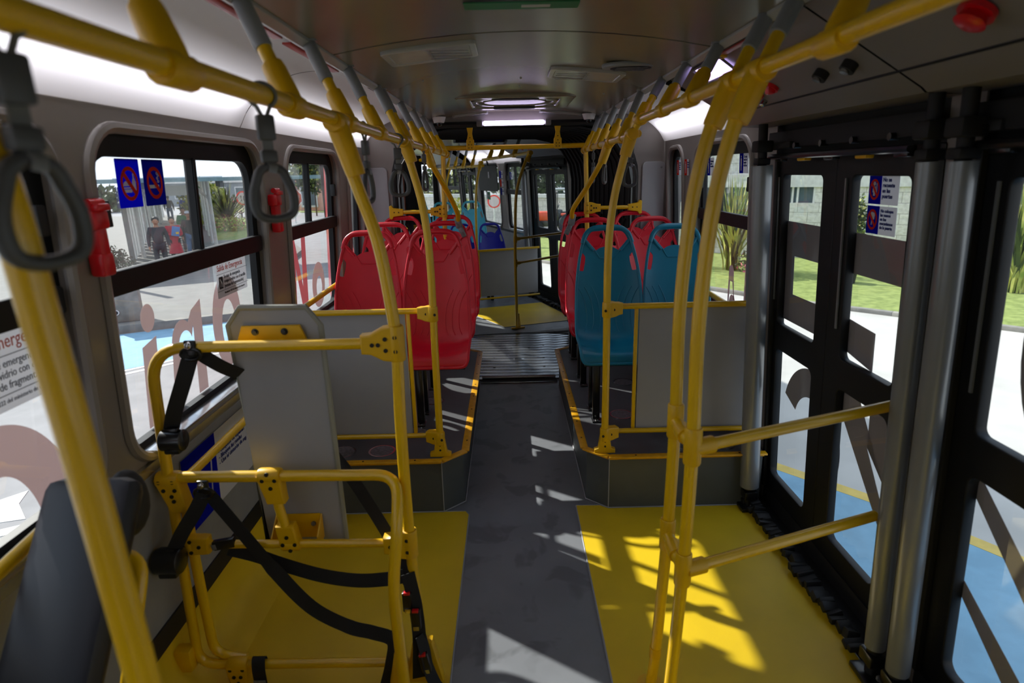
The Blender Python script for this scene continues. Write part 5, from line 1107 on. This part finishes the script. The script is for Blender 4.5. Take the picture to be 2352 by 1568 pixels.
# stone block building
def wall_box(mb, a, c, z0, z1, th, m, uvs):
    a = Vector((*a, 0)); c = Vector((*c, 0)); d = c-a; n_ = Vector((-d.y, d.x, 0)).normalized()*th
    mb.add([a + Vector((0, 0, z0)), c + Vector((0, 0, z0)), c + Vector((0, 0, z1)), a + Vector((0, 0, z1)), a+n_ + Vector((0, 0, z0)), c+n_ + Vector((0, 0, z0)), c+n_ + Vector((0, 0, z1)), a+n_ + Vector((0, 0, z1))], [(0, 1, 2, 3), (4, 7, 6, 5), (3, 2, 6, 7), (0, 4, 5, 1), (0, 3, 7, 4), (1, 5, 6, 2)], m)
    uvs.append((a, d.normalized()))
def set_uv(o, a, d):
    me = o.data; uv = me.uv_layers.new(name='UVMap'); mwi = o.matrix_world
    for l in me.loops:
        v = me.vertices[l.vertex_index].co; uv.data[l.index].uv = ((v - Vector(a)).dot(Vector(d)), v.z)
A_, B_ = Vector((3.6, 23.6, 0)), Vector((24, 9.2, 0)); D_ = (B_-A_).normalized(); NB = Vector((-D_.y, D_.x, 0))
bl = empty('stone_building', (9, 19.5, G), 'pale stone block building with a white band and strip windows beyond the lawn', 'building')
def bw(nm, s0, s1, z0, z1, dn, th, m, par=bl):
    b = MB(); a = A_ + D_*s0 + NB*dn; c = A_ + D_*s1 + NB*dn; wall_box(b, a[:2], c[:2], z0, z1, th, m, []); o = b.build(nm, m, par, smooth=0); set_uv(o, (A_.x, A_.y, 0), D_); return o
Ls = (B_-A_).length
bw('lower_wall', 0, Ls, G, .60, 0, .3, 'stone_block'); bw('upper_wall', 0, Ls, 1.50, 4.2, 0, .3, 'stone_block')
bw('white_band', -.1, Ls, 1.09, 1.50, -.08, .4, 'building_white')
for (s0, s1) in ((.6, 7.25), (10.5, 14.5)):
    prev = 0
    bw('strip_window', s0, s1, .60, 1.09, .12, .02, 'window_dark')
    for k in range(int((s1-s0)/1.0) + 1): bw('window_mullion', s0+k*1.0, s0+k*1.0+.06, .60, 1.09, .02, .06, 'white_metal')
    bw('window_mullion', s1-.5, s1-.44, .60, 1.09, .02, .06, 'white_metal'); bw('window_mullion', s1-.02, s1+.04, .60, 1.09, .02, .06, 'white_metal')
for (s0, s1) in ((0, .6), (7.29, 10.5), (14.54, Ls)): bw('pier', s0, s1, .58, 1.10, .01, .3, 'stone_block')
def simple_building(name, label, c, d, rot, m, wins, wm='window_dark', cat='building', roofm='building_white'):
    root = empty(name, (c[0], c[1], G), label, cat); Rm = Matrix.Rotation(R(rot), 3, 'Z')
    b = MB(); b.box((c[0], c[1], G + d[2]/2), d, rot=Rm); b.build('wall', m, root, smooth=0)
    b = MB(); b.box((c[0], c[1], G + d[2] + .1), (d[0]+.6, d[1]+.6, .25), rot=Rm); b.build('roof', roofm, root, smooth=0)
    nx, nz_ = wins
    for i in range(nx):
        for j in range(nz_):
            p = Rm @ Vector((-d[0]/2 + (i+.5)*d[0]/nx, -d[1]/2 - .03, 0)) + Vector((c[0], c[1], G + 1.0 + j*d[2]/max(nz_, 1) + .4))
            b = MB(); b.box(p, (d[0]/nx*.6, .08, d[2]/max(nz_, 1)*.5), rot=Rm); w_ = b.build('window', 'white_metal', root, smooth=0); b = MB(); b.box(p - Rm @ Vector((0, .03, 0)), (d[0]/nx*.5, .06, d[2]/max(nz_, 1)*.42), rot=Rm); b.build('pane', wm, w_, smooth=0)
    return root
simple_building('office_building', 'pale grey office building with white columns beyond the shrubs', (-30, 72), (26, 8, 2.5), -20, 'building_grey', (9, 1))
simple_building('pink_building', 'salmon pink building seen through the second left window', (-13.6, 57), (8, 8, 8.5), -15, 'building_pink', (3, 2))
simple_building('low_building', 'low pale building far beyond the road on the left', (-60, 70), (26, 10, 2.4), -35, 'building_white', (8, 1))
simple_building('far_building', 'tall pale grey building behind the tractor', (7.5, 46), (7, 6, 8), 0, 'building_grey', (2, 2))
bb = empty('stone_wall', (-3, 33, G), 'low pale stone wall with white coping behind the tractor', 'wall'); b = MB(); wall_box(b, (-11, 40), (3.6, 30.5), G, .45, .3, 'stone_block', []); o = b.build('wall', 'stone_block', bb, smooth=0); set_uv(o, (-11, 40, 0), Vector((14.6, -9.5, 0)).normalized()); b = MB(); wall_box(b, (-11, 39.9), (3.6, 30.4), .45, .62, .45, 'white_metal', []); b.build('coping', 'white_metal', bb, smooth=0)
# plants
def leafball(mb, c, r, n, size, m=None, flat=1.0, up=0):
    for _ in range(n):
        d = Vector((random.gauss(0, 1), random.gauss(0, 1), random.gauss(0, 1))).normalized()*random.random()**.4; p = Vector(c) + Vector((d.x*r[0], d.y*r[1], d.z*r[2]))
        a = Vector((random.gauss(0, 1), random.gauss(0, 1), random.gauss(0, 1) + up)).normalized()*size*random.uniform(.6, 1.3); w_ = a.cross(Vector((random.gauss(0, 1), random.gauss(0, 1), .3))).normalized()*size*.28
        mb.add([p, p + a*.5 + w_, p + a, p + a*.5 - w_], [(0, 1, 2, 3)], m)
def flax(name, x, y, h, spread, n, m, label, z=G+.04, m2=None):
    root = empty(name, (x, y, z), label, 'plant'); b = MB()
    for k in range(n):
        az = random.uniform(0, 2*math.pi); ln = h*random.uniform(.55, 1.05); tp = random.uniform(.05, 1.0)*spread; d = Vector((math.cos(az), math.sin(az), 0)); sd = Vector((-d.y, d.x, 0)); bx = Vector((x + random.gauss(0, .08), y + random.gauss(0, .08), z)); L = 7; vs = []
        dr = random.uniform(0, .35)*tp
        for i in range(L + 1):
            t = i/L; p = bx + d*tp*t**1.7 + Vector((0, 0, ln*t*(1 - .12*tp) - dr*t**4)); wd = .028*h/2*(1 - t**2.5)*(.5 + 2*t if t < .25 else 1) + .002
            vs += [p - sd*wd, p + sd*wd]
        b.add(vs, [(2*i, 2*i+1, 2*i+3, 2*i+2) for i in range(L)], m if random.random() < .6 or not m2 else m2)
    b.build('foliage', m, root); b = MB(); b.cyl((x, y, z-.05), (x, y, z+.18), .12, 10, r2=.08); b.build('root_clump', 'trunk', root); return root
flax('flax_plant', 6.35, 17.4, 2.75, 1.25, 190, 'leaf', 'large striped flax plant with long yellow-green blades outside the right window', m2='leaf_dark')
flax('flax_plant', 4.2, 18.9, 2.2, 1.0, 90, 'leaf', 'smaller flax plant at the left of the large one outside the right windows', m2='leaf_dark')
flax('flax_plant', 11.3, 13.4, 2.9, 1.2, 110, 'leaf', 'flax plant seen through the closest door pane at the right edge', m2='leaf_dark')
flax('flax_plant', -16.6, 36.4, 3.0, 2.3, 170, 'leaf_bronze', 'bronze flax clump on the lawn by the covered walkway', m2='leaf')
def bush(name, x, y, z, r, n, size, m, label, trunk=.0, m2=None, planter=False):
    root = empty(name, (x, y, G), label, 'plant'); b = MB(); leafball(b, (x, y, z), r, n, size, m)
    if m2: leafball(b, (x, y, z), r, n//5, size, m2)
    b.build('foliage', m, root); b = MB(); b.tube([(x, y, G), (x+.03, y, (G+z)/2), (x, y, z)], .04, 8, rs=[.06, .05, .03])
    for k in range(5): a = k*1.26; b.tube([(x, y, (G*.3+z*.7)), (x + r[0]*.6*math.cos(a), y + r[1]*.6*math.sin(a), z + r[2]*.4)], .015, 6)
    b.build('stem', 'trunk', root)
    if planter: b = MB(); b.tube([(x, y, G), (x, y, G+.36)], .2, 20, rs=[.17, .21]); b.build('planter', 'black_rubber', root)
    return root
bush('shrub', 8.42, 15.0, .42, (.30, .30, .62), 700, .11, 'leaf_dark', 'small dark shrub in a black planter on the lawn', m2='leaf', planter=True)
bush('shrub', 6.8, 16.3, -.75, (.8, .6, .35), 500, .12, 'leaf_dark', 'low shrub with reddish leaves at the foot of the large flax plant', m2='flower_pink')
bush('shrub', -11.35, 17.0, -.55, (.75, .7, .55), 1500, .10, 'leaf_bronze', 'dark bronze bush by the teal post outside the clear window', m2='leaf_dark')
bush('shrub', -18.8, 38.5, .25, (1.5, 1.3, 1.4), 1500, .30, 'leaf', 'tall feathery yellow-green shrub behind the bronze flax clump')
bush('shrub', -15.6, 34.6, -.72, (1.1, .8, .42), 700, .13, 'leaf', 'low yellow-green shrub with pink flowers under the bronze flax', m2='flower_pink')
bush('shrub', -20.5, 47.5, -.2, (2.8, 1.2, .7), 900, .25, 'leaf_dark', 'row of pink flowering shrubs behind the speed sign', m2='flower_pink')
bush('tree', -14.6, 47, 2.1, (1.8, 1.6, 1.6), 1600, .35, 'leaf_dark', 'leafy tree in front of the pink building', m2='leaf')
bush('tree', 1.4, 35.5, 1.7, (2.6, 1.6, 1.9), 1700, .4, 'leaf_dark', 'dark green tree behind the low stone wall and the tractor')
bush('tree', -3.4, 38.5, 1.0, (2.2, 1.2, 1.5), 900, .4, 'leaf_dark', 'dark tree behind the stone wall seen through the far sliding window', m2='leaf')
bush('shrub', -2.3, 31, -.2, (.7, .6, .9), 600, .2, 'leaf', 'yellow-green shrub beside the bench in front of the low wall')
bush('tree', -40, 60, -.1, (3.0, 2.0, 1.4), 900, .7, 'leaf_dark', 'wide dark tree far beyond the covered walkway')
ground_patch('lawn', [(-13.9, 28.4), (-11.0, 28.6), (-12.6, 34), (-15.5, 42), (-19, 46), (-22.3, 45)], G+.05, 'grass', 'green lawn with the bronze flax clump beside the covered walkway', 'lawn', t=.05)
ground_patch('lawn', [(-17.5, 52), (-11, 50), (-9, 54), (-14, 60), (-22, 62)], G+.05, 'grass', 'distant green lawn below the pink building', 'lawn', t=.05)
# covered walkway
wk = empty('walkway_canopy', (-11, 20, G+.15), 'covered walkway with grey-blue roof on white posts outside the clear window', 'canopy')
dw = Vector((-.46, .888, 0)); lw = Vector((.888, .46, 0)); O = Vector((-10.3, 19.6, 0))
def wp(s, l, z): q = O + dw*s + lw*l; return (q.x, q.y, z)
rw = Matrix.Rotation(math.atan2(lw.y, lw.x), 3, 'Z')
b = MB(); b.box(wp(1.6, 1.2, 1.76), (10.5, 3.2, .06), rot=rw); b.box(wp(20, -.3, 1.80), (3.4, 34, .08), rot=rw); b.build('roof', 'roof_metal', wk, smooth=0)
b = MB(); b.box(wp(.0, 1.2, 1.74), (10.5, .08, .12), rot=rw); b.build('fascia', 'teal_metal', wk, smooth=0)
for k in range(5): b = MB(); b.box(wp(1.6, -3.2 + 2.2*k, 1.60), (.10, 3.2, .22), rot=rw); b.build('beam', 'roof_under', wk, smooth=0)
for s in range(0, 36, 4):
    for l in (-1.55, .9):
        if s == 0: continue
        b = MB(); b.cyl(wp(s, l, G+.15), wp(s, l, 1.75), .07, 12); b.tube([wp(s, l, 1.0), wp(s, l + (-.5 if l > -1 else .5), 1.62)], .04, 8); b.build('post', 'white_metal', wk)
b = MB(); b.cyl(wp(-2.0, -2.3, G+.15), wp(-2.0, -2.3, 1.75), .08, 12); tag(b.build('pole', 'teal_metal'), 'teal metal post at the left edge of the clear window view', 'post')
sl = empty('side_screen', wp(8, -1.75, G+.15), 'white slatted screen wall along the left of the covered walkway', 'screen')
for k in range(22): b = MB(); b.box(wp(2.5 + k*1.2, -1.8, G+.15+1.3), (.10, .80, 2.5), rot=rw); b.build('slat_panel', 'white_metal' if k % 4 else 'roof_under', sl, smooth=0)
b = MB(); b.box(wp(14, -.3, 1.22), (2.6, .05, .5), rot=rw); b.plate([circ(0, 0, .3, .13)], .02, Matrix.Translation(wp(13.93, .55, 1.32)) @ Matrix(((lw.x, 0, -dw.x, 0), (lw.y, 0, -dw.y, 0), (0, 1, 0, 0), (0, 0, 0, 1))), 'sign_green'); tag(b.build('hanging_banner', 'sign_white'), 'white banner with a green oval badge hanging under the walkway roof', 'banner')
# street furniture
ub = empty('utility_box', (-7.95, 12.15, G+.15), 'grey concrete utility box with a round hole on the kerb', 'box'); rb = Matrix.Rotation(R(26), 3, 'Z')
b = MB(); b.box((-7.95, 12.15, G+.15+.36), (.62, .45, .72), rot=rb, bev=.02); b.build('housing', 'kerb', ub)
b = MB(); b.box((-7.95, 12.15, G+.90), (.70, .52, .06), rot=rb, bev=.01); b.build('lid', 'concrete', ub)
q = Vector((-7.95, 12.15, G+.36)) + rb @ Vector((-.12, -.228, 0)); b = MB(); b.cyl(q, q + rb @ Vector((0, -.02, 0)), .055, 20, 'white_metal'); b.cyl(q, q + rb @ Vector((0, -.024, 0)), .035, 20, 'black_rubber'); b.build('vent_ring', 'white_metal', ub)
def round_sign(x, y, z, r, label, txt_, zz=G, ring=True):
    root = empty('road_sign', (x, y, zz), label, 'road sign'); M = YM(x, y, z)
    b = MB(); b.cyl((x, y+.03, zz), (x, y+.03, z+r*.3), .035, 10); b.build('post', 'white_metal', root)
    b = MB(); b.plate([circ(0, 0, r)], .02, M, 'sign_red'); b.plate([circ(0, 0, r*.80)], .006, M @ Matrix.Translation((0, 0, .012)), 'sign_white'); b.build('disc', 'sign_red', root)
    if txt_: b = MB(); b.text(txt_, r*1.05, M @ Matrix.Translation((0, -r*.37, .016)), align='CENTER', bold=r*.02, ext=.002); b.build('numerals', 'text_black', root)
    return root
round_sign(-17.05, 40, .51, .44, 'round speed sign with a red ring reading 10', '10')
round_sign(-.62, 25, .62, .26, 'round red-ringed road sign seen through the far window', '')
root = empty('road_sign', (-13.84, 40, G), 'red octagonal stop sign at the edge of the second left window', 'road sign'); b = MB(); b.cyl((-13.84, 40.03, G), (-13.84, 40.03, .5), .04, 10); b.build('post', 'white_metal', root); b = MB(); b.plate([circ(0, 0, .62, n=8, a0=22.5, a1=382.5)], .02, YM(-13.84, 40, .45), 'sign_white'); b.plate([circ(0, 0, .57, n=8, a0=22.5, a1=382.5)], .01, YM(-13.84, 39.985, .45), 'sign_red'); b.text('PARE', .36, YM(-13.84, 39.975, .33), 'sign_white', align='CENTER', ext=.002); b.build('plate', 'sign_red', root)
root = empty('garden_bench', (-1.5, 35, G), 'slatted metal bench in front of the low stone wall', 'bench')
b = MB()
for k in range(5): b.box((-1.5, 35.25, G+.55+k*.10), (1.6, .03, .06))
b.build('back_slats', 'steel_bench', root); b = MB()
for k in range(4): b.box((-1.5, 34.8+k*.11, G+.45), (1.6, .08, .03))
b.build('seat_slats', 'steel_bench', root)
for x in (-2.2, -.8): b = MB(); b.tube([(x, 34.75, G), (x, 34.75, G+.62), (x, 35.2, G+.62)], .03, 8); b.tube([(x, 35.25, G), (x, 35.27, G+1.0)], .03, 8); b.build('leg', 'steel_bench', root)
# tractor
tx, ty = 2.15, 28.3; tr = empty('tractor', (tx, ty, G), 'small red-orange tractor with a canopy on the road beyond the far door', 'tractor')
b = MB(); b.box((tx-.75, ty, G+.92), (1.05, .55, .42), bev=.10); b.box((tx-1.1, ty, G+.80), (.45, .50, .42), bev=.10); b.build('bonnet', 'orange_body', tr)
b = MB(); b.box((tx-1.31, ty-.16, G+.88), (.05, .14, .10), bev=.02); b.box((tx-1.31, ty+.16, G+.88), (.05, .14, .10), bev=.02); b.build('headlamp', 'sign_white', tr)
b = MB(); b.box((tx-.4, ty, G+.62), (1.6, .36, .35), bev=.05); b.box((tx+.1, ty, G+.95), (.35, .5, .5), bev=.05); b.build('chassis', 'black_steel', tr)
b = MB(); b.box((tx+.55, ty-.42, G+1.0), (.75, .26, .10), bev=.04); b.box((tx+.55, ty+.42, G+1.0), (.75, .26, .10), bev=.04); b.box((tx+.9, ty, G+.85), (.1, .9, .3), bev=.04); b.build('mudguard', 'orange_body', tr)
b = MB(); b.box((tx+.5, ty, G+1.05), (.42, .42, .10), bev=.04); b.box((tx+.72, ty, G+1.3), (.10, .42, .45), bev=.04); b.build('driver_seat', 'black_rubber', tr)
b = MB(); b.tube([(tx+.1 + .19*math.sin(a*.524)*.35, ty + .19*math.cos(a*.524), G+1.38 + .19*math.sin(a*.524)*.9) for a in range(12)], .014, 6, closed=True); b.tube([(tx, ty, G+1.1), (tx+.1, ty, G+1.38)], .02, 6); b.build('steering_wheel', 'black_steel', tr)
for x in (tx+.0, tx+.9):
    for y in (ty-.42, ty+.42): b = MB(); b.cyl((x, y, G+1.0), (x+.03, y, G+2.05), .022, 8); b.build('canopy_post', 'black_steel', tr)
b = MB(); b.box((tx+.45, ty, G+2.1), (1.4, 1.1, .09), bev=.04); b.build('canopy_roof', 'building_grey', tr)
b = MB(); b.cyl((tx-.1, ty-.3, G+1.1), (tx-.1, ty-.3, G+1.5), .03, 8); b.box((tx-.1, ty-.3, G+1.55), (.10, .05, .16), 'sign_red'); b.build('exhaust_lamp', 'black_steel', tr)
for (x, r_, w_) in ((tx-.95, .36, .18), (tx+.62, .55, .30)):
    for sy in (-1, 1):
        b = MB(); y = ty + sy*.48; b.tube([(x, y-w_/2, G+r_), (x, y-w_*.4, G+r_), (x, y+w_*.4, G+r_), (x, y+w_/2, G+r_)], r_, 28, rs=[r_*.9, r_, r_, r_*.9]); wo = b.build('wheel', 'tyre', tr); b = MB(); b.cyl((x, y+sy*w_*.45, G+r_), (x, y+sy*w_*.55, G+r_), r_*.5, 18); b.cyl((x, y-sy*w_*.45, G+r_), (x, y-sy*w_*.55, G+r_), r_*.5, 18); b.build('rim', 'red_orange', wo)
# ------------------------------------------------------------------ people
def skin(verts, edges, name, m, parent, sub=2):
    me = bpy.data.meshes.new('tmp'); me.from_pydata([v[0] for v in verts], edges, []); o = bpy.data.objects.new('tmp', me); C.objects.link(o)
    sk = o.modifiers.new('s', 'SKIN'); sk.use_smooth_shade = True; ss = o.modifiers.new('u', 'SUBSURF'); ss.levels = sub; ss.render_levels = sub
    lay = me.skin_vertices[0].data
    for i, v in enumerate(verts): r_ = v[1]; lay[i].radius = (r_, r_) if not isinstance(r_, tuple) else r_; lay[i].use_root = (i == 0)
    dg = bpy.context.evaluated_depsgraph_get(); dg.update(); m2 = bpy.data.meshes.new_from_object(o.evaluated_get(dg)); bpy.data.objects.remove(o); bpy.data.meshes.remove(me)
    m2.name = name; m2.materials.clear(); m2.materials.append(MATS[m]); x = bpy.data.objects.new(name, m2); C.objects.link(x)
    if parent: x.parent = parent; x.matrix_parent_inverse = mw(parent).inverted()
    return x
def person(x, y, z, h, yaw, label, top, bottom, arms='down', coat=False, cap=None, hold=None, back=False, stride=.12, hair='hair'):
    k = h/1.75; root = empty('person', (x, y, z), label, 'person', 'people outside on the walkway' if False else None)
    Rm = Matrix.Rotation(R(yaw), 3, 'Z'); T = lambda p: tuple(Rm @ (Vector(p)*k) + Vector((x, y, z)))
    hipw, shw = .10, .185
    J = dict(pel=(0, 0, .95), wa=(0, 0, 1.10), ch=(0, .0, 1.30), nk=(0, .01, 1.46), nk2=(0, 0, 1.53), hd=(0, -.01, 1.63), ht=(0, -.0, 1.70),
             hl=(-hipw, 0, .90), kl=(-.11, -stride*.5-.03, .50), al=(-.11, stride*.3, .09), tl=(-.115, stride*.3-.16, .035), hr=(hipw, 0, .90), kr=(.11, stride*.3-.03, .50), ar=(.11, -stride*.6, .09), tr=(.115, -stride*.6-.16, .035),
             sl=(-shw, 0, 1.40), sr=(shw, 0, 1.40))
    if arms == 'down': J.update(el=(-.25, .03, 1.13), wl=(-.26, -.06, .88), er=(.25, .03, 1.13), wr=(.26, -.06, .88), fl=(-.26, -.08, .80), fr=(.26, -.08, .80))
    elif arms == 'front': J.update(el=(-.24, -.05, 1.14), wl=(-.06, -.24, 1.18), er=(.24, -.05, 1.14), wr=(.06, -.24, 1.16), fl=(-.0, -.27, 1.20), fr=(.0, -.27, 1.18))
    V = []; ix = {}
    def v(n, r): ix[n] = len(V); V.append((T(J[n]), r*k))
    for n, r in (('pel', .135), ('wa', .115), ('ch', .135), ('nk', .06), ('nk2', .055), ('hd', .095), ('ht', .075), ('hl', .09), ('kl', .058), ('al', .04), ('tl', .035), ('hr', .09), ('kr', .058), ('ar', .04), ('tr', .035), ('sl', .055), ('el', .04), ('wl', .028), ('fl', .030), ('sr', .055), ('er', .04), ('wr', .028), ('fr', .030)): v(n, r)
    E_ = [('pel', 'wa'), ('wa', 'ch'), ('ch', 'nk'), ('nk', 'nk2'), ('nk2', 'hd'), ('hd', 'ht'), ('pel', 'hl'), ('hl', 'kl'), ('kl', 'al'), ('al', 'tl'), ('pel', 'hr'), ('hr', 'kr'), ('kr', 'ar'), ('ar', 'tr'), ('ch', 'sl'), ('sl', 'el'), ('el', 'wl'), ('wl', 'fl'), ('ch', 'sr'), ('sr', 'er'), ('er', 'wr'), ('wr', 'fr')]
    skin(V, [(ix[a], ix[b_]) for a, b_ in E_], 'body', 'skin', root, 1)
    def cloth(names, edges, m, nm, sub=2):
        W = [(T(J[n]), r*k) for n, r in names]; I = {n: i for i, (n, r) in enumerate(names)}; skin(W, [(I[a], I[b_]) for a, b_ in edges], nm, m, root, sub)
    J['nb'] = (0, .01, 1.44)
    J['hem'] = (0, 0, .86); J['chm'] = (0, 0, .62)
    nm_ = [('ch', .158), ('wa', .145), ('hem', .150), ('nb', .075), ('sl', .080), ('el', .062), ('wl', .046), ('sr', .080), ('er', .062), ('wr', .046)]
    ed = [('ch', 'wa'), ('wa', 'hem'), ('ch', 'nb'), ('ch', 'sl'), ('sl', 'el'), ('el', 'wl'), ('ch', 'sr'), ('sr', 'er'), ('er', 'wr')]
    cloth(nm_, ed, top, 'coat' if coat else 'jacket')
    cloth([('pel', .142), ('hl', .102), ('kl', .072), ('al', .056), ('hr', .102), ('kr', .072), ('ar', .056)], [('pel', 'hl'), ('hl', 'kl'), ('kl', 'al'), ('pel', 'hr'), ('hr', 'kr'), ('kr', 'ar')], bottom, 'trousers')
    if coat: b = MB(); b.tube([T((0, .0, z_)) for z_ in (1.12, 1.0, .85, .68, .52)], .15, 16, rs=[.14*k, .155*k, .175*k, .20*k, .225*k]); b.build('coat_skirt', top, root, smooth=60)
    b = MB()
    for n in ('l', 'r'): a = Vector(J['a'+n]); b.ell(T(tuple(a + Vector((0, -.06, -.045)))), (.10*k, .26*k, .09*k), rot=Rm)
    b.build('shoes', 'black_rubber', root, smooth=60)
    b = MB(); b.ell(T((0, .018, 1.672)), (.205*k, .225*k, .185*k), n=14, rot=Rm); b.build('hair', hair, root, smooth=60)
    if not back:
        b = MB(); b.ell(T((0, -.045, 1.615)), (.15*k, .15*k, .20*k), n=14, rot=Rm); b.ell(T((0, -.125, 1.60)), (.03*k, .03*k, .045*k), rot=Rm); b.ell(T((-.085, 0, 1.61)), (.02*k, .04*k, .06*k), rot=Rm); b.ell(T((.085, 0, 1.61)), (.02*k, .04*k, .06*k), rot=Rm)
        for s in (-1, 1): b.ell(T((s*.032, -.112, 1.635)), (.022*k, .016*k, .012*k), 'hair', 8, Rm)
        b.ell(T((0, -.112, 1.555)), (.045*k, .016*k, .010*k), 'cloth_red', 8, Rm); b.build('face', 'skin', root, smooth=60)
    if cap: b = MB(); b.ell(T((0, .0, 1.705)), (.215*k, .235*k, .13*k), n=14, rot=Rm); b.box(T((0, -.15, 1.685)), (.15*k, .12*k, .012*k), rot=Rm); b.build('cap', cap, root, smooth=60)
    for s in (-1, 1):
        hp_ = Vector(J['fl' if s < 0 else 'fr']); b = MB()
        for q in range(4): b.tube([T(tuple(hp_ + Vector((0, -.02 + q*.014, .01)))), T(tuple(hp_ + Vector((s*-.012, -.024 + q*.014, -.035)))), T(tuple(hp_ + Vector((s*-.022, -.024 + q*.013, -.058 + abs(q-1.5)*.006))))], .0075*k, 6)
        b.tube([T(tuple(hp_ + Vector((0, -.03, .03)))), T(tuple(hp_ + Vector((-s*.01, -.05, -.005))))], .009*k, 6); b.build('fingers', 'skin', root, smooth=60)
    if hold: b = MB(); b.box(T((.06, -.30, 1.28)), (.24*k, .03*k, .32*k), rot=Rm @ Matrix.Rotation(R(12), 3, 'Y')); b.box(T((.10, -.32, 1.22)), (.09*k, .01, .07*k), 'yellow_plastic', rot=Rm); tag(b.build('folder', hold), 'blue folder held by the person in the red coat', 'folder')
    return root
S = G + .15
person(-10.35, 18.0, S, 1.72, 30, 'person in a dark navy jacket walking towards the bus, hands down', 'cloth_navy', 'cloth_navy')
person(-10.75, 19.6, S, 1.62, 32, 'person in a long red coat holding a blue folder, walking on the walkway', 'cloth_red', 'cloth_black', 'front', True, hold='folder_blue')
person(-10.92, 21.0, S, 1.72, 28, 'person in a black jacket and blue jeans wearing a white cap', 'cloth_black', 'cloth_jeans', cap='cloth_white')
person(-12.6, 23.9, S, 1.72, 28, 'person in a green shirt and dark glasses looking at the hands', 'cloth_green', 'cloth_navy', 'front')
for (px, py, t_, bt, lb) in ((-22.2, 40.6, 'cloth_black', 'cloth_jeans', 'distant person in black top and jeans walking away, left of three'), (-21.3, 40.8, 'cloth_blue', 'cloth_jeans', 'distant person in a bright blue top walking away'), (-20.75, 40.4, 'cloth_grey', 'cloth_grey', 'distant person in grey clothes walking away, right of three')):
    person(px, py, S, 1.75, 205, lb, t_, bt, back=True)
